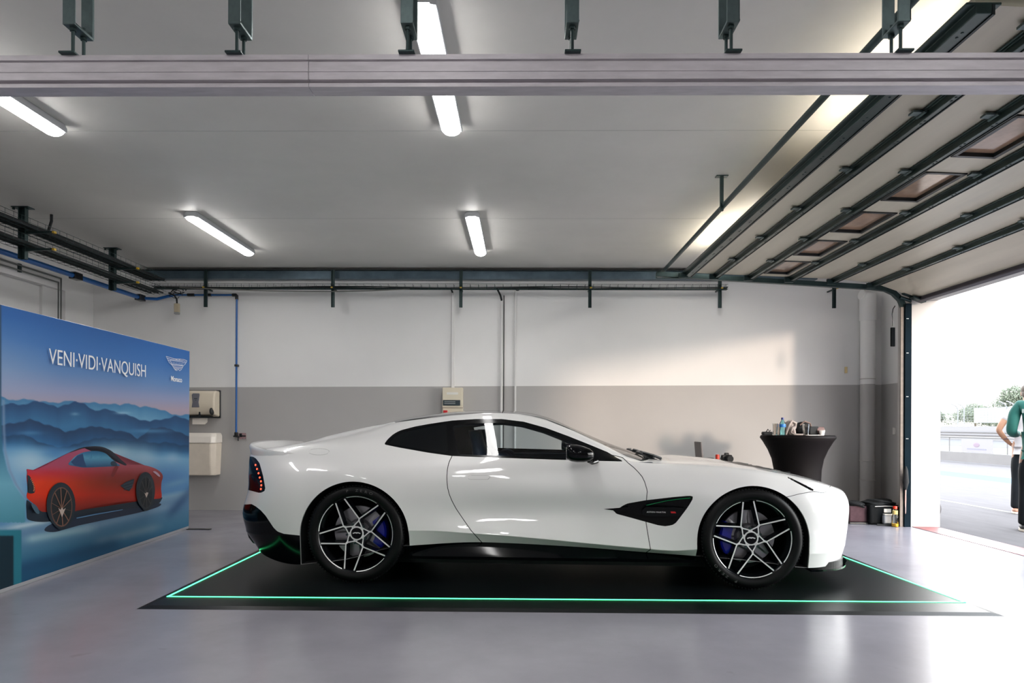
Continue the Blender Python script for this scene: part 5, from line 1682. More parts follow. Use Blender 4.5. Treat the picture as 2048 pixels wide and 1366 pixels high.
m_.build('bin_lid', mat('bin_lid', lin((240, 232, 222)), .35), bn_, bevel=.012)

# ---- fuse box with conduit ----
a_, b_ = P(884.5, 775, y=9.5), P(925, 775, y=9.5)
fz1, fz0 = a_.z, P(900, 870, y=9.5).z
fb = empty('fuse_box', ((a_.x + b_.x) / 2, YB, fz0), 'cream fuse box with a dark breaker window on the back wall behind the car roof', 'fuse box')
w_, h_ = b_.x - a_.x, fz1 - fz0
M_cream = mat('cream_enclosure', lin((214, 204, 184)), .4)
MB().bb((-w_ / 2, -.14, 0), (w_ / 2, 0, h_)).build('enclosure', M_cream, fb, bevel=.008)
zr = lambda v_: P(905, v_, y=9.5).z - fz0
m_ = MB(); m_.bb((-w_ / 2 + .01, -.152, zr(811)), (w_ / 2 - .03, -.138, zr(800))); m_.build('breaker_window', mat('dark_window', (.02, .035, .045), .12, coat=.4), fb, bevel=.003)
m_ = MB()
for v_ in (803.5, 807): m_.bb((-w_ / 2 + .03, -.155, zr(v_ + .8)), (w_ * .15, -.150, zr(v_ - .8)))
m_.build('breaker_row', mat('breaker_grey', (.22, .24, .25), .5), fb)
MB().bb((-w_ * .28, -.144, zr(789)), (w_ * .28, -.138, zr(784.5))).build('label_strip', M_white, fb)
MB().bb((-w_ / 2 - .003, -.143, zr(816.2)), (w_ / 2 + .003, -.12, zr(815.2))).build('seam', mat('brown_seam', (.12, .08, .05), .6), fb)
MB().box((-w_ / 2 + .045, -.16, zr(824)), (.055, .05, .045)).build('red_switch', mat('red_switch', lin((190, 20, 30)), .35), fb, bevel=.006)
cdx = P(905.5, 700, y=9.6).x
m_ = MB(); m_.bb((cdx - .020, YB - .035, fz1 - .01), (cdx + .020, YB, P(905, 584, y=9.6).z))
cdo = tag(m_.build('cable_conduit', mat('white_conduit', (.72, .71, .70), .4), bevel=.004), 'white square conduit dropping from the tray to the fuse box', 'conduit')
tag(MB().tube([P(901, 576, y=9.55), P(903, 580, y=9.58), P(905, 585, y=9.6)], .012, 8).build('conduit_cable', M_rubber, cdo), 'black cable')
x1_, x2_ = P(1003, 700, y=9.6).x, P(1007.5, 700, y=9.6).x
m_ = MB(); m_.tube([(x1_, YB - .025, .05), (x1_, YB - .025, P(1003, 600, y=9.6).z)], .016, 10)
tube_a = tag(m_.build('wall_conduit', MATS['white_conduit']), 'round white conduit with a black cable beside it, right of the fuse box', 'conduit')
MB().tube([(x1_, YB - .03, P(1003, 601, y=9.6).z), P(1000.5, 590, y=9.6), P(994, 577, y=9.5)], .013, 8).build('feed_cable', M_rubber, tube_a)
m_ = MB(); m_.tube([(x2_, YB - .02, .05), (x2_, YB - .02, P(1007, 590, y=9.6).z)], .006, 8)
tag(m_.build('black_cable', M_rubber), 'thin black cable running down beside the round white conduit', 'cable')
x3_ = P(1031, 700, y=9.6).x
m_ = MB(); m_.bb((x3_ - .012, YB - .03, .05), (x3_ + .012, YB, P(1031, 581, y=9.6).z))
nco = tag(m_.build('cable_conduit', MATS['white_conduit'], bevel=.003), 'narrow white conduit with a curled cable end at its top, right of the round one', 'conduit')
m_ = MB(); c_ = P(1035, 578, y=9.5); m_.tube([c_ + Vector((math.cos(a) * .03, 0, math.sin(a) * .02)) for a in np.linspace(0, 6, 14)], .006, 6)
m_.build('cable_curl', M_rubber, nco)
# yellowed tab on the right of the back wall
q_ = P(1692, 740, y=9.64)
tag(MB().box(q_, (.035, .012, .085)).build('wall_tab', mat('yellow_tab', lin((222, 200, 150)), .6), bevel=.003), 'small yellowed tab on the white back wall left of the corner pipe', 'tab')

# ---- drain pipe in the right corner ----
xp = P(1736.5, 800, y=9.5).x
dp = empty('drain_pipe', (xp, 9.52, 0), 'thick painted drain pipe standing in the back right corner', 'drain pipe')
def pipe_paint():
    m = M_wall.copy(); m.name = 'painted_pipe'; return m
MP = M_wall
MB().tube([(0, 0, 0), (0, 0, 2.98)], .092, 28).build('pipe', MP, dp)
for v_ in (628, 757, 922, 961):
    z_ = P(1736, v_, y=9.43).z
    MB().lathe([(.093, z_ - .006), (.099, z_ - .004), (.099, z_ + .004), (.093, z_ + .006)], (0, 0, 0), 'Z', 28).build('pipe_ring', M_rev, dp)
m_ = MB(); z_ = P(1736, 590, y=9.43).z; m_.tube([(0, 0, z_), (-.10, -.02, z_ + .02)], .07, 16); m_.lathe([(.098, 2.62), (.104, 2.63), (.104, 2.95), (.098, 2.98)], (0, 0, 0), 'Z', 28)
m_.build('pipe_branch', M_wall, dp)
q_ = P(1790, 862, x=XR)
tag(MB().box((XR - .01, q_.y, q_.z), (.02, .05, .09)).build('wall_switch', M_white, bevel=.003), 'small pale switch on the right wall beside the door track', 'switch')

# ================================================================== cocktail table
TY = 8.3
tl_, tr_ = P(1524, 875, y=TY), P(1666, 875, y=TY)
ctx, rad_, tz = (tl_.x + tr_.x) / 2, (tr_.x - tl_.x) / 2, P(1595, 870.5, y=TY).z
tab = empty('cocktail_table', (ctx, TY, 0), 'tall round cocktail table under a tight black stretch cover near the back wall', 'table')
M_cloth = mat('black_stretch_cloth', (.0045, .003, .0035), .6, spec=.12, noise=.3, nscale=3)
pf = [(0, tz), (rad_ * .97, tz), (rad_, tz - .012), (rad_, tz - .035), (rad_ * .93, tz - .075), (rad_ * .80, tz - .17), (rad_ * .69, tz - .28), (rad_ * .635, tz - .40), (rad_ * .62, tz - .52), (rad_ * .64, tz - .68), (rad_ * .72, .22), (rad_ * .80, .02)]
xs_ = [p_[1] for p_ in pf]
MB().lathe([(p_[0], p_[1]) for p_ in pf], (0, 0, 0), 'Z', 64).build('stretch_cover', M_cloth, tab, smooth=50)
MB().lathe([(rad_ + .001, tz - .034), (rad_ + .003, tz - .03), (rad_ + .003, tz - .026), (rad_ + .001, tz - .02)], (0, 0, 0), 'Z', 64).build('edge_band', M_cloth, tab)
T = lambda u_, dy=0.: P(u_, 872, y=TY + dy).x
tp = lambda u_, dy=0., dz=0.: Vector((T(u_, dy), TY + dy, tz + dz))
# water bottle
M_pet = glassmat('blue_tint_plastic', (.55, .84, .86), .05, 1.35)
wb_ = empty('water_bottle', tp(1565, -.22), 'small blue-tinted water bottle standing on the black cocktail table', 'bottle')
MB().lathe([(0, .001), (.030, .001), (.033, .01), (.032, .04), (.034, .06), (.032, .08), (.034, .12), (.030, .145), (.014, .175), (.013, .19)], (0, 0, 0), 'Z', 24).build('bottle_body', M_pet, wb_)
MB().lathe([(.0345, .095), (.0350, .096), (.0345, .13), (.034, .131)], (0, 0, 0), 'Z', 24).build('bottle_label', mat('blue_label', lin((30, 110, 190)), .4), wb_)
MB().lathe([(0, .205), (.015, .205), (.016, .19), (.016, .18)], (0, 0, 0), 'Z', 16).build('bottle_cap', mat('blue_cap', lin((40, 50, 120)), .4), wb_)
# clear plastic cups
M_cup = glassmat('clear_cup', (.84, .82, .80), .05, 1.35)
def cup(name, loc, label, h=.15, r0=.026, r1=.038):
    o = MB().lathe([(0, .001), (r0, .001), (r1, h), (r1 + .002, h), (r1 - .001, h - .002), (r0 - .002, .004), (0, .004)], (0, 0, 0), 'Z', 24).build(name, M_cup)
    o.location = loc
    return tag(o, label, 'cup', 'clear plastic cups on the cocktail table')
cup('plastic_cup', tp(1550, -.20), 'tall clear cup left of the water bottle on the cocktail table', .135, .022, .032)
cup('plastic_cup', tp(1556, -.08), 'clear cup just behind the water bottle on the cocktail table', .13, .022, .032)
cup('plastic_cup', tp(1612, -.24), 'clear tumbler in front of the black camera bag on the cocktail table', .135, .026, .040)
o = MB().lathe([(0, .001), (.022, .001), (.033, .055), (.035, .06), (.031, .056), (.020, .004), (0, .004)], (0, 0, 0), 'Z', 24).build('paper_cup', mat('white_cup', (.78, .75, .72), .5)); o.location = tp(1644, -.12)
tag(o, 'small white paper cup at the right end of the cocktail table', 'cup')
# folded paper under the cup
o = MB().prism([(-.05, -.05), (.14, -.07), (.17, .06), (-.02, .07)], (0, 0, .001), (1, 0, 0), (0, 1, 0), (0, 0, 1), .006).build('paper_tray', mat('white_paper', (.8, .77, .75), .7)); o.location = tp(1618, -.20)
tag(o, 'white paper lying under the clear tumbler on the cocktail table', 'paper')
# grey cloth bag
def blobmesh(c, r, seed, amp=.2, n=28, m=20, fz=None):
    rr_ = np.random.default_rng(seed); k_ = rr_.uniform(2, 6, (5, 3)); ph_ = rr_.uniform(0, 6, 5)
    mb_ = MB(); mb_.ell((0, 0, 0), (1, 1, 1), n, m)
    vs = []
    for v_ in mb_.v:
        f_ = 1 + amp * sum(math.sin(k_[i_][0] * v_[0] + k_[i_][1] * v_[1] + k_[i_][2] * v_[2] + ph_[i_]) for i_ in range(5)) / 3
        q = [v_[0] * r[0] * f_, v_[1] * r[1] * f_, v_[2] * r[2] * f_]
        vs.append((q[0] + c[0], q[1] + c[1], max(q[2] + c[2], .0015)))
    mb_.v = vs
    return mb_
M_gcloth = mat('grey_fabric', lin((168, 156, 150)), .85, noise=.3, nscale=14, sheen=.3)
gb = empty('cloth_bag', tp(1580, .0), 'crumpled light grey cloth bag piled behind the water bottle on the cocktail table', 'bag')
blobmesh((0, 0, .085), (.065, .07, .095), 3, .28).build('bag_body', M_gcloth, gb, smooth=60)
m_ = MB(); m_.tube([(-.07, -.06, .01), (-.045, -.07, .10), (0, -.06, .165), (.045, -.06, .14), (.035, -.06, .10), (.0, -.07, .09), (-.02, -.08, .03), (.02, -.09, .008), (.12, -.10, .008)], [.012, .014, .016, .018, .018, .014, .012, .012, .010], 8)
m_.build('bag_strap', M_gcloth, gb, smooth=60)
# black camera bag and lens
kb = empty('camera_bag', tp(1605, .08), 'black shoulder bag in the middle of the cocktail table clutter', 'bag')
blobmesh((0, 0, .075), (.085, .07, .085), 9, .18).build('bag_body', M_rubber, kb, smooth=60)
m_ = MB(); m_.tube([(-.05, -.05, .12), (0, -.06, .165), (.07, -.05, .14), (.10, -.03, .06)], .010, 6); m_.build('bag_strap', mat('brown_strap', lin((120, 100, 92)), .8), kb)
hc = empty('compact_camera', tp(1626, -.05), 'dark camera with a brown grip lying right of the clear tumbler', 'camera')
MB().box((0, 0, .055), (.11, .07, .10)).build('camera_case', M_rubber, hc, bevel=.012)
MB().lathe([(0, 0), (.042, 0), (.045, .01), (.045, .08), (.040, .085), (0, .085)], (.035, 0, .055), 'X', 24).build('lens', mat('brown_lens_cloth', lin((124, 100, 96)), .7), hc)
# phone and small black things at the left
bx = empty('black_pouch', tp(1534, -.12), 'flat black pouch at the left edge of the cocktail table', 'pouch')
MB().box((0, 0, .022), (.11, .08, .04)).build('pouch_body', M_rubber, bx, bevel=.012)
MB().tube([(-.01, 0, .04), (.01, 0, .07), (.03, 0, .045), (.04, 0, .06)], .006, 6).build('pouch_loop', M_black, bx)

# ---- chair and low table behind the bonnet ----
LY = 8.55
lt = empty('side_table', (P(1450, 920, y=LY).x, LY, 0), 'small dark table hidden behind the car bonnet', 'table')
ltz = P(1450, 922, y=LY).z - .02
MB().box((0, 0, ltz - .015), (.44, .40, .03)).build('table_top', M_dark, lt, bevel=.004)
for sx_ in (-1, 1):
    for sy_ in (-1, 1): MB().tube([(sx_ * .19, sy_ * .16, 0), (sx_ * .19, sy_ * .16, ltz - .03)], .014, 8).build('leg', M_dark, lt)
chx = P(1404, 890, y=8.3).x
ch_ = empty('folding_chair', (chx - .05, 8.42, 0), 'grey-backed chair standing sideways behind the car bonnet, only its back showing', 'chair')
bz1 = P(1404, 884, y=8.42).z
M_chair = mat('chair_grey', lin((104, 98, 98)), .6)
m_ = MB()
m_.prism([(-.03, bz1), (-.012, bz1 + .005), (.0, bz1 - .10), (.03, bz1 - .33), (.06, .46), (.03, .46), (.0, bz1 - .33), (-.02, bz1 - .12)], (.05, -.16, 0), (1, 0, 0), (0, 0, 1), (0, 1, 0), .30)
m_.build('backrest', M_chair, ch_, bevel=.006)
MB().box((-.14, 0, .45), (.36, .36, .04)).build('seat', M_chair, ch_, bevel=.012)
for sx_ in (-.28, .04):
    for sy_ in (-.17, .17): MB().tube([(sx_, sy_, 0), (sx_, sy_, .44)], .012, 8).build('leg', M_dark, ch_)
for u_, nm in ((1453, 0),): pass
pcam = P(1450, 916, y=LY)
dc_ = empty('camera', (P(1453, 910, y=LY).x, LY, ltz), 'black camera with a chunky lens on the low table behind the bonnet', 'camera')
MB().box((.0, 0, .05), (.12, .07, .09)).box((.0, 0, .105), (.05, .05, .03)).build('camera_case', M_black, dc_, bevel=.008)
MB().lathe([(0, -.10), (.036, -.10), (.040, -.09), (.040, -.04), (.034, -.035)], (.02, 0, .05), 'Y', 24).build('lens', M_rubber, dc_)
MB().tube([(-.06, 0, .08), (-.08, -.03, .05), (-.06, -.05, .01), (.0, -.07, .008)], .006, 6).build('strap', M_black, dc_)
rc = empty('red_can', (P(1434, 910, y=LY).x, LY - .02, ltz), 'small red can standing left of the camera behind the bonnet', 'can')
MB().lathe([(0, .001), (.022, .001), (.024, .006), (.024, .09), (.020, .10), (0, .10)], (0, 0, 0), 'Z', 20).build('can_body', mat('red_can_paint', lin((190, 50, 24)), .35), rc)
MB().lathe([(0, .102), (.018, .102), (.019, .098)], (0, 0, 0), 'Z', 20).build('can_lid', M_alu, rc)
lz = empty('camera_lens', (P(1419, 912, y=LY).x, LY, ltz), 'black lens lying between the chair back and the red can', 'lens')
MB().lathe([(0, -.055), (.028, -.055), (.030, -.05), (.030, .0), (.026, .05), (0, .05)], (0, 0, .031), 'X', 20).build('lens_barrel', M_black, lz)

# ================================================================== bags, bottle and umbrella by the jamb
gy = 8.75
g0 = P(1692, 1050, z=0); 
rb = empty('grey_bag', (P(1708, 1045, y=gy).x, gy, 0), 'dusty mauve square bag with a black top, on the floor beyond the car nose', 'bag')
wv = P(1727, 1040, y=gy).x - P(1688, 1040, y=gy).x; hz_ = P(1700, 1008, y=gy - .15).z
MB().box((0, 0, hz_ * .42 + .015), (wv, .26, hz_ * .80)).build('bag_body', mat('mauve_canvas', lin((76, 58, 63)), .9, spec=.1, noise=.25, nscale=12), rb, bevel=.02)
blobmesh((0, 0, hz_ * .9), (wv * .5, .14, .05), 5, .15).build('bag_lid', M_rubber, rb, smooth=60)
MB().box((.0, 0, .012), (wv * .98, .28, .02)).build('base_piping', M_black, rb, bevel=.004)
rs = empty('camera_rucksack', (P(1757, 1045, y=gy - .05).x, gy - .05, 0), 'large black camera rucksack with a silver-grey zip and white tag on the floor', 'rucksack')
wv = P(1786, 1040, y=gy).x - P(1727, 1040, y=gy).x; hz_ = P(1750, 1010, y=gy - .2).z
MB().box((0, 0, hz_ / 2 + .002), (wv, .30, hz_)).build('pack_body', mat('black_nylon', (.005, .006, .007), .8, spec=.15, bump=.1, bscale=160), rs, bevel=.03, bseg=3)
MB().tube([(-wv * .34, -.158, hz_ * .93), (0, -.16, hz_ * .95), (wv * .46, -.158, hz_ * .93)], .005, 6).build('zip', mat('silver_zip', (.5, .48, .46), .4, .3), rs)
tlid = P(1750, 1003, y=gy).z - hz_
blobmesh((0, .0, hz_ + .015), (wv * .5, .14, .045), 12, .22).build('top_flap', M_rubber, rs, smooth=60)
MB().box((.03, -.153, hz_ * .72), (.085, .006, .045)).build('name_tag', M_white, rs)
m_ = MB(); m_.box((.03, -.19, .075), (.15, .06, .11)); m_.build('front_pouch', mat('grey_pouch', (.28, .29, .31), .5), rs, bevel=.018)
MB().box((.03, -.19, .135), (.13, .05, .012)).build('pouch_strap', M_white, rs, bevel=.003)
MB().tube([(.10, -.17, .12), (.13, -.2, .05), (.06, -.22, .008), (-.05, -.22, .010), (-.12, -.20, .010)], .012, 6).build('shoulder_strap', M_rubber, rs)
# juice bottle
jb = empty('juice_bottle', P(1790, 1053.5, z=0), 'clear floor-standing bottle with red cap and a little yellow juice', 'bottle')
M_clear = glassmat('clear_bottle', (.90, .90, .88), .03, 1.4)
MB().lathe([(0, .002), (.034, .002), (.038, .01), (.038, .05), (.036, .07), (.038, .10), (.036, .13), (.022, .16), (.020, .175), (.028, .19), (.028, .205), (.020, .215)], (0, 0, 0), 'Z', 24).build('bottle_body', M_clear, jb)
MB().lathe([(0, .004), (.035, .004), (.0365, .012), (.0365, .038), (0, .038)], (0, 0, 0), 'Z', 24).build('juice', mat('yellow_juice', lin((238, 190, 20)), .3), jb)
MB().lathe([(.0295, .150), (.030, .151), (.030, .195), (.029, .196)], (0, 0, 0), 'Z', 24).build('bottle_label', mat('orange_label', lin((216, 176, 110)), .5, noise=.6, nscale=30, dark=lin((120, 160, 90))), jb)
MB().lathe([(0, .245), (.022, .245), (.024, .238), (.024, .215), (.020, .214)], (0, 0, 0), 'Z', 20).build('bottle_cap', mat('red_cap', lin((226, 52, 30)), .35), jb)
# folded umbrella leaning in the jamb
ub_ = empty('folded_umbrella', P(1801, 1051, z=0) + Vector((0, -.10, 0)), 'folded dark umbrella with a pale handle leaning against the door jamb', 'umbrella')
UO = ub_.location.copy()
A_, B_ = P(1801, 1051, z=.0) + Vector((0, -.10, .01)), P(1812, 935, y=8.34)
MB().tube([(A_ - UO), (A_ - UO) + ((B_ - A_) * .25), (A_ - UO) + ((B_ - A_) * .7)], .008, 8).build('shaft', mat('pale_red_handle', lin((214, 168, 160)), .4), ub_)
MB().tube([(A_ - UO) + (B_ - A_) * .62, (A_ - UO) + (B_ - A_) * .75, (A_ - UO) + (B_ - A_) * .95, (A_ - UO) + (B_ - A_) * 1.02], [.012, .035, .022, .006], 10).build('canopy', M_rubber, ub_)
# ================================================================== outside: pit lane
M_asph = mat('pit_lane_asphalt', (.102, .097, .101), 1., spec=.02, noise=.10, nscale=1.4, stretch=(6, 1, 1), bump=.1, bscale=120)
struct(MB().bb((4.96, -30, -.25), (14.7, 160, -.006)), 'ground_pit_lane', M_asph, smooth=0)
M_line = mat('white_road_paint', (.14, .137, .135), .9, spec=.05)
M_sky = mat('light_blue_road_paint', (.068, .118, .155), .9, spec=.05)
def stripe(name, x0, x1, m_, z_=-.004):
    struct(MB().bb((x0, -30, -.02), (x1, 160, z_)), name, m_, smooth=0)
stripe('ground_white_line_1', 6.83, 6.93, M_line)
bx0, bx1 = P(1862, 948, z=0).x, P(1862, 938.5, z=0).x
stripe('ground_blue_band', bx0, bx1, M_sky)
stripe('ground_white_line_2', bx0 - .14, bx0, M_line)
stripe('ground_white_line_3', bx1, bx1 + .14, M_line)
# low white pit wall with a guard rail, banner
XW = 14.7
wt = P(1900, 903, x=XW).z
struct(MB().bb((XW, 6, -.05), (XW + .35, 120, wt)), 'wall_pit', mat('pit_wall_white', (.125, .121, .123), .9, spec=.05, noise=.06, nscale=2), smooth=0)
struct(MB().bb((XW - .06, 6, -.05), (XW, 120, .03)), 'baseboard_pit_wall', mat('wall_foot_grey', (.10, .10, .11), .8), smooth=0)
gr = empty('guard_rail', (XW + .17, 20, wt), 'thin grey tube railing standing on the low white pit wall', 'railing')
rz = P(1870, 873, x=XW + .17).z - wt
MB().tube([(0, -12, rz), (0, 60, rz)], .022, 8).build('top_rail', mat('rail_grey', (.08, .08, .085), .5, .3), gr)
for y_ in np.arange(-10, 60, 2.9):
    MB().tube([(0, y_, 0), (0, y_, rz)], .018, 6).build('rail_post', MATS['rail_grey'], gr)
a_, b_ = P(1923, 878, x=XW + .12), P(1986, 880, x=XW + .12)
bz_ = P(1950, 905, x=XW + .12).z
bn2 = empty('rail_banner', (XW + .12, (a_.y + b_.y) / 2, bz_), 'pale rectangular banner with a faint pink and blue emblem tied to the pit wall railing', 'banner')
hh = (a_.z + b_.z) / 2 - bz_
MB().box((0, 0, hh / 2), (.012, abs(a_.y - b_.y), hh)).build('banner_sheet', mat('banner_white', (.150, .146, .168), .9), bn2)
em = MB(); em.ell((-.01, 0, hh * .58), (.004, .16, hh * .17), 16, 8); em.build('banner_emblem', mat('faint_pink', (.125, .095, .125), .8), bn2)
em = MB(); em.box((-.008, 0, hh * .26), (.004, .95, .035)); em.build('banner_line_of_print', mat('faint_blue_grey', (.105, .105, .135), .8), bn2)
# grass verge, track, far wall
struct(MB().bb((XW + .35, -30, -.25), (27, 160, .02)), 'ground_verge', mat('verge_grass', (.078, .090, .045), .95, noise=.2, nscale=3), smooth=0)
struct(MB().bb((27, -30, -.25), (40, 160, .03)), 'ground_track', mat('track_asphalt', (.085, .085, .09), .95, spec=.03), smooth=0)
XF = 40.
ft, fb2 = P(1862, 850, x=XF).z, P(1862, 866, x=XF).z
struct(MB().bb((XF, -10, -.1), (XF + .4, 170, 1.25)), 'wall_track', mat('track_wall', (.145, .143, .148), .9), smooth=0)
ga = MB()
for z_ in (.45, .70): ga.bb((XF - .1, -10, z_), (XF - .01, 170, z_ + .14))
tag(ga.build('crash_barrier', mat('barrier_steel', (.11, .11, .12), .6, .1), smooth=0), 'grey steel crash barrier strips in front of the far white track wall', 'crash barrier')
struct(MB().bb((XF + .4, -60, -.25), (220, 260, .05)), 'ground_field', mat('field_grass', (.09, .10, .07), .95, spec=.03, noise=.2, nscale=.4), smooth=0)
# catch fence: tall posts bent at the top, netting
M_fence = mat('fence_grey', (.17, .18, .19), .7, .1)
fc_lab = 'tall grey catch fence post with a bent top on the far track wall'
fpst = None
net = empty('catch_fence', (XF + .2, 60, 1.255), 'tall wire catch fence with posts bent at the top along the far track wall', 'fence')
nm = MB()
for z_ in np.arange(.3, 1.9, .22): nm.tube([(0, -50, z_), (0, 80, z_)], .008, 4, cap=False)
for y_ in np.arange(-50, 80, .45): nm.tube([(0, y_, 0), (0, y_, 1.9)], .008, 4, cap=False)
tag(nm.build('netting', M_fence, net, smooth=0), kind='stuff')
for y_ in np.arange(-48, 80, 6.5):
    for dy in (0, .9):
        MB().tube([(-.05, y_ + dy, .005), (-.05, y_ + dy, 1.55), (-.25, y_ + dy, 1.85), (-.7, y_ + dy, 2.05)], .055, 6).build('fence_post', M_fence, net)
pm_ = MB(); pm_.box((.2, -4, .95), (.05, 14, 1.3)); pm_.build('fence_screen', glassmat('pale_screen', (.80, .86, .90), .2, 1.3), net)

# ---- pines beyond the track ----
M_leaf = mat('hazy_pine_needles', (.125, .145, .11), .9, noise=.3, nscale=1.2, dark=(.075, .095, .07))
M_bark = mat('pale_bark', (.09, .075, .06), .9)
def tree(loc, h, blobs, label, seed):
    r = empty('pine_tree', loc, label, 'tree', 'pines beyond the track')
    rg = np.random.default_rng(seed)
    MB().tube([(0, 0, -.1), (.1, .1, h * .4), (0, 0, h * .7)], [h * .035, h * .028, h * .015], 8).build('trunk', M_bark, r)
    vs, fs = [], []
    for (bx_, by_, bz_, br) in blobs:
        n_ = int(1100 * (br / h / .25)**2) + 300
        d_ = rg.normal(size=(n_, 3)); d_ /= np.linalg.norm(d_, axis=1)[:, None]
        k_ = br * rg.uniform(.35, 1.0, (n_, 1))**.5 * (1 + .22 * np.sin(d_[:, :1] * 6 + bx_) * np.sin(d_[:, 1:2] * 7 + bz_))
        p_ = d_ * k_ * np.array([1, 1, .72]) + np.array([bx_, by_, bz_])
        s_ = h * .016
        e1 = rg.normal(size=(n_, 3)); e1 /= np.linalg.norm(e1, axis=1)[:, None]
        e2 = np.cross(e1, d_); e2 /= np.maximum(np.linalg.norm(e2, axis=1)[:, None], 1e-6)
        for q in range(n_):
            o_ = len(vs)
            vs += [tuple(p_[q] - e1[q] * s_), tuple(p_[q] + e2[q] * s_ * .6), tuple(p_[q] + e1[q] * s_), tuple(p_[q] - e2[q] * s_ * .6)]
            fs.append((o_, o_ + 1, o_ + 2, o_ + 3))
    m_ = MB(); m_.v = vs; m_.f = fs
    m_.build('crown', M_leaf, r, smooth=0, fix=False)
def tree_at(u_, x_, vtop, wpx, label, seed):
    b_ = P(u_, 850, x=x_); top = P(u_, vtop, x=x_).z; sc = b_.y * 1.0 / F * wpx
    rg = random.Random(seed); bl = []
    for k in range(7):
        bl.append((rg.uniform(-.4, .4) * sc, rg.uniform(-.4, .4) * sc, top * rg.uniform(.45, .80), sc * rg.uniform(.24, .36)))
    bl.append((0, 0, top * .80, sc * .30))
    tree((b_.x, b_.y, 0), top, bl, label, seed)
tree_at(1868, 62, 818, 66, 'low round pine seen just right of the white jamb', 1)
tree_at(1950, 60, 806, 80, 'pine behind the fence in the middle of the door opening', 2)
tree_at(2032, 52, 768, 92, 'tall dense pine at the right edge of the photo above the men', 3)
tree_at(2125, 44, 790, 110, 'pine just outside the right photo edge beyond the fence', 4)
tree_at(1992, 95, 822, 60, 'small pine between the middle pine and the tall one', 5)

# ---- wheel of a trolley and a hose beyond the jamb ----
tw = P(1862, 1037, z=0)
twc = P(1859, 1016, y=tw.y - .0)
wx = MB()
rr_ = .135
cxw = P(1880, 1016, y=9.1).x - rr_
tro = empty('trolley_wheel', (cxw, 9.1, rr_), 'small black rubber wheel with a pale hub showing past the jamb outside', 'wheel')
MB().lathe([(rr_ * .55, -.035), (rr_ * .8, -.045), (rr_, -.03), (rr_, .03), (rr_ * .8, .045), (rr_ * .55, .035)], (0, 0, 0), 'Y', 40).build('tyre', mat('trolley_rubber', (.06, .055, .06), .8), tro)
MB().lathe([(0, -.03), (.02, -.04), (.03, -.03), (rr_ * .5, -.02), (rr_ * .57, -.036), (rr_ * .57, .036), (0, .03)], (0, 0, 0), 'Y', 32).build('hub', mat('hub_silver', (.42, .42, .42), .5, .3), tro)
hp_ = [P(u_, v_, y=9.3) for u_, v_ in ((1856, 858), (1864, 868), (1868, 880), (1867, 890), (1862, 898), (1855, 901))]
hs = tag(MB().tube([Vector((5.02, 9.3, 1.14))] + hp_ + [Vector((5.02, 9.3, .86))], .016, 8).build('hanging_hose', mat('dark_red_hose', (.05, .015, .02), .5)), 'dark red loop of hose hanging on the outer wall just past the white jamb', 'hose')
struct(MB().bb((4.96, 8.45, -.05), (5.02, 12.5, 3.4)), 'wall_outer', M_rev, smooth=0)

# ---- two men outside ----
M_skin = mat('skin', (.20, .105, .065), .55, spec=.35)
M_hair = mat('brown_hair', (.04, .028, .02), .7)
def skin_body(name, verts, edges, m, parent=None, sub=2):
    """verts: (x, y, z, rx, ry); first vertex is the root"""
    me_ = bpy.data.meshes.new(name)
    me_.from_pydata([v_[:3] for v_ in verts], edges, [])
    me_.materials.append(m)
    o = bpy.data.objects.new(name, me_); COL.objects.link(o)
    if parent is not None: o.parent = parent
    sm = o.modifiers.new('skin', 'SKIN'); sm.use_smooth_shade = True
    sl_ = me_.skin_vertices[0].data
    for k, v_ in enumerate(verts): sl_[k].radius = (v_[3], v_[4])
    sl_[0].use_root = True
    s2 = o.modifiers.new('subsurf', 'SUBSURF'); s2.levels = sub; s2.render_levels = sub
    return o
def chain(verts, edges, start, pts):
    k = start
    for p_ in pts:
        verts.append(p_); edges.append((k, len(verts) - 1)); k = len(verts) - 1
    return k
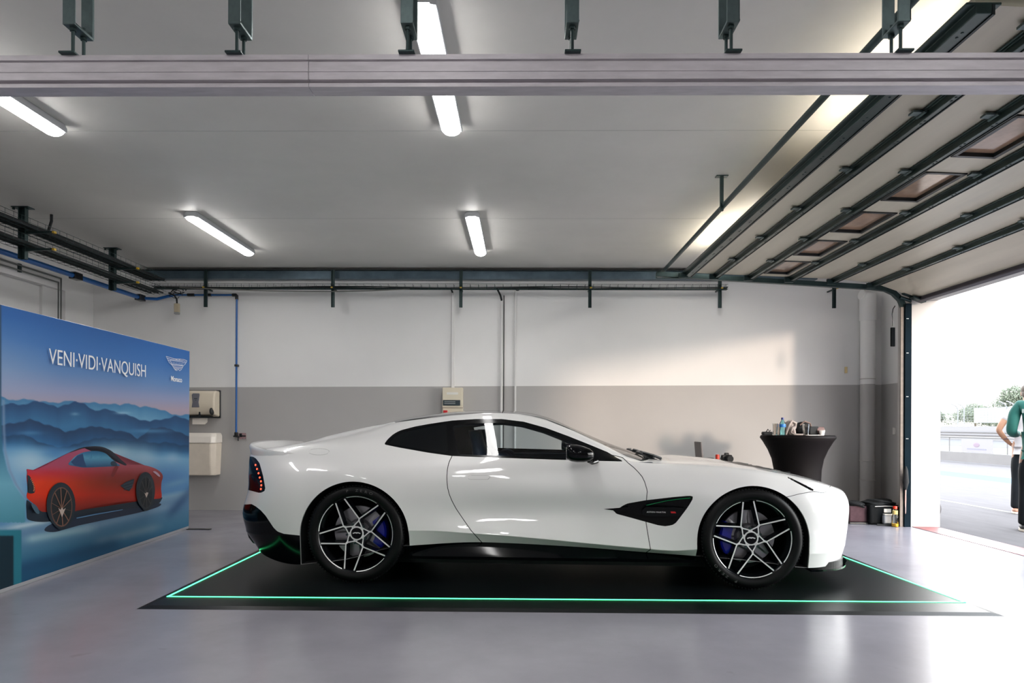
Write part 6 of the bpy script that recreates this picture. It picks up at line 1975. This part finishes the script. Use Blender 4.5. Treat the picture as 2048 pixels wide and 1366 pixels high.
def man(name, loc, rz, label, hgt, shirt_m, arm, sleeve_long, shoe_m, cat='person'):
    """faces +y in its own frame; arm = 'hip' bends the left arm (-x side) to the hip"""
    k = hgt / 1.78
    r = empty(name, loc, label, cat, rz=rz)
    S_ = lambda pts: [tuple(q * k for q in p_) for p_ in pts]
    # one continuous body: trunk, neck, head, arms with hands, legs with feet
    v, e = [], []
    v.append((0, 0, .96, .155, .115))
    tr = chain(v, e, 0, [(0, .01, 1.10, .140, .10), (0, .01, 1.25, .155, .11), (0, 0, 1.40, .150, .105), (0, -.005, 1.47, .085, .075)])
    nk = chain(v, e, tr, [(0, .0, 1.53, .058, .058), (0, .012, 1.60, .070, .085), (0, .012, 1.69, .078, .098), (0, .005, 1.755, .062, .078)])
    sh = 3
    hands = {}
    for sg in (-1, 1):
        leg = chain(v, e, 0, [(sg * .10, 0, .88, .095, .10), (sg * .115, .01, .68, .078, .082), (sg * .12, .015, .49, .055, .058), (sg * .125, -.005, .32, .052, .058), (sg * .13, -.01, .12, .036, .04), (sg * .13, .0, .055, .04, .045), (sg * .14, .12, .035, .042, .03), (sg * .145, .19, .028, .032, .022)])
        if arm == 'hip':
            wr = (sg * .235, .04, .99, .026, .030)
            ap = [(sg * .175, 0, 1.425, .062, .062), (sg * .225, -.01, 1.36, .052, .055), (sg * .30, -.05, 1.235, .044, .046), (sg * .335, -.06, 1.15, .040, .042), (sg * .29, -.01, 1.07, .036, .038), wr, (sg * .205, .06, .955, .036, .022)]
        elif arm == 'front':
            wr = (sg * .20, .22, 1.10, .026, .030)
            ap = [(sg * .175, 0, 1.425, .062, .062), (sg * .225, -.01, 1.35, .052, .055), (sg * .25, -.03, 1.22, .045, .047), (sg * .262, -.03, 1.13, .040, .042), (sg * .24, .10, 1.105, .036, .036), wr, (sg * .17, .285, 1.11, .024, .034)]
        else:
            wr = (sg * .255, .05, .86, .026, .030)
            ap = [(sg * .175, 0, 1.425, .062, .062), (sg * .225, -.01, 1.35, .052, .055), (sg * .25, -.02, 1.22, .045, .047), (sg * .265, -.02, 1.12, .040, .042), (sg * .268, .02, .99, .034, .036), wr, (sg * .245, .06, .79, .034, .022)]
        hnd = chain(v, e, sh, ap)
        p_ = v[hnd]
        for f_ in range(4):
            o_ = (f_ - 1.5) * .017
            if arm == 'hip':
                chain(v, e, hnd, [(p_[0] - sg * .028, p_[1] + .012 + o_, p_[2] - .030, .0085, .0085), (p_[0] - sg * .045, p_[1] + .008 + o_, p_[2] - .055 - .004 * (f_ in (1, 2)), .0075, .0075)])
            else:
                chain(v, e, hnd, [(p_[0] - sg * .004, p_[1] + o_ + .005, p_[2] - .045, .0085, .0085), (p_[0] - sg * .018, p_[1] + o_, p_[2] - .080 - .006 * (f_ in (1, 2)), .0075, .0075)])
        chain(v, e, hnd - 0, [(p_[0] - sg * .01, p_[1] + .040, p_[2] - .010, .010, .010), (p_[0] - sg * .018, p_[1] + .052, p_[2] - .035, .009, .009)])
    v = S_(v)
    body = skin_body('body', v, e, M_skin, r)
    # face and ears
    fm = MB()
    fm.ell((0, .108 * k, 1.655 * k), (.012 * k, .022 * k, .024 * k), 10, 8)
    for sg in (-1, 1): fm.ell((sg * .082 * k, .005 * k, 1.655 * k), (.010 * k, .020 * k, .032 * k), 10, 8)
    fm.build('nose_and_ears', M_skin, body, smooth=60)
    ey = MB()
    for sg in (-1, 1): ey.ell((sg * .032 * k, .098 * k, 1.678 * k), (.013 * k, .008 * k, .007 * k), 10, 6)
    ey.build('eye', M_black, body)
    mo = MB(); mo.ell((0, .100 * k, 1.61 * k), (.026 * k, .008 * k, .006 * k), 10, 6); mo.build('mouth', mat('lips', lin((170, 96, 86)), .5), body)
    hm = blobmesh((0, 0, 0), (.093 * k, .108 * k, .085 * k), 4, .06)
    hm.v = [(x_, y_ - .012 * k, max(z_, -.2) + 1.715 * k) for x_, y_, z_ in hm.v]
    hm2 = MB(); hm2.ell((0, -.014 * k, 1.712 * k), (.090 * k, .104 * k, .082 * k), 20, 14); hm2.ell((0, -.05 * k, 1.65 * k), (.080 * k, .062 * k, .07 * k), 16, 10)
    hm2.build('hair', M_hair, body, smooth=60)
    # shirt
    v, e = [], []
    v.append((0, 0, .97, .172, .128))
    chain(v, e, 0, [(0, .0, .925, .170, .128)])
    tr = chain(v, e, 0, [(0, .01, 1.10, .158, .118), (0, .01, 1.25, .172, .126), (0, 0, 1.40, .168, .118), (0, -.005, 1.475, .092, .084)])
    for sg in (-1, 1):
        if arm == 'hip': ap = [(sg * .18, 0, 1.425, .076, .074), (sg * .228, -.01, 1.36, .068, .070), (sg * .285, -.04, 1.265, .062, .064)]
        else: ap = [(sg * .18, 0, 1.425, .076, .074), (sg * .228, -.01, 1.35, .066, .068), (sg * .25, -.03, 1.22, .060, .062), (sg * .262, -.03, 1.13, .056, .058), (sg * .24, .10, 1.105, .050, .050), (sg * .204, .20, 1.10, .040, .042)]
        chain(v, e, tr - 1, ap)
    skin_body('shirt', S_(v), e, shirt_m, r)
    # trousers
    v, e = [], []
    v.append((0, 0, .93, .166, .124)); chain(v, e, 0, [(0, 0, .985, .160, .12)])
    for sg in (-1, 1):
        chain(v, e, 0, [(sg * .095, 0, .86, .105, .112), (sg * .115, .01, .68, .092, .096), (sg * .12, .015, .49, .074, .078), (sg * .125, 0, .30, .070, .076), (sg * .13, -.005, .12, .066, .074), (sg * .13, -.002, .06, .066, .076)])
    skin_body('trousers', S_(v), e, mat('dark_trousers', (.0025, .004, .006), .85, spec=.2, noise=.3, nscale=8), r)
    for sg in (-1, 1):
        sm_ = MB()
        sm_.ell((sg * .137 * k, .075 * k, .045 * k), (.052 * k, .150 * k, .045 * k), 18, 10)
        sm_.v = [(x_, y_, max(z_, .012)) for x_, y_, z_ in sm_.v]
        so_ = sm_.build('shoe', shoe_m, r, smooth=60)
        so2 = MB(); so2.prism([(sg * .137 * k + .056 * k * math.cos(q), .075 * k + .155 * k * math.sin(q)) for q in np.linspace(0, 2 * math.pi, 24, endpoint=False)], (0, 0, 0), (1, 0, 0), (0, 1, 0), (0, 0, 1), .022)
        so2.build('sole', mat('cream_sole', (.5, .45, .38), .7), so_)
    return r
M_tee = mat('white_tee', (.27, .26, .27), .8)
M_teal = mat('teal_shirt', (.003, .085, .070), .8, noise=.15, nscale=7)
pA = P(2049, 1028, z=0)
m1 = man('person', (pA.x + .05, pA.y, 0), math.radians(-38), 'person in a white T-shirt and dark trousers, hand on hip, half hidden outside', 1.78, M_tee, 'hip', False, mat('brown_shoe', lin((150, 110, 92)), .6))
wb2 = MB(); 
wa = Vector((-.262, .018, 1.03)); wb2.lathe([(.036, -.008), (.040, -.006), (.040, .006), (.036, .008)], wa, 'Z', 20); wb2.build('wristband', mat('dark_wristband', (.05, .02, .025), .6), m1)
ts = MB(); ts.box((-.10, -.095, 1.445), (.10, .05, .02), (.5, .35, 0)); ts.build('pink_shoulder_stripe', mat('pink_print', (.25, .04, .10), .8), m1)
pB = P(2079, 1064, z=0)
m2 = man('person', (pB.x, pB.y, 0), math.radians(-36), 'person in a teal long-sleeved shirt and black trousers seen from behind at the right edge', 1.80, M_teal, 'front', True, mat('black_shoe', (.01, .01, .012), .6))
bk = MB()
for a_ in np.linspace(-.15, .12, 10):
    bk.prism([(-.015, 0), (.016, 0), (.016, .045), (-.015, .045)], (a_, -.122 - .012 * math.cos(a_ * 9), 1.36 + .03 * a_), (1, 0, 0), (0, .03, 1), (0, -1, 0), .004)
bk.build('back_stripe', mat('shirt_stripe_pale', (.20, .24, .23), .8), m2, smooth=0)
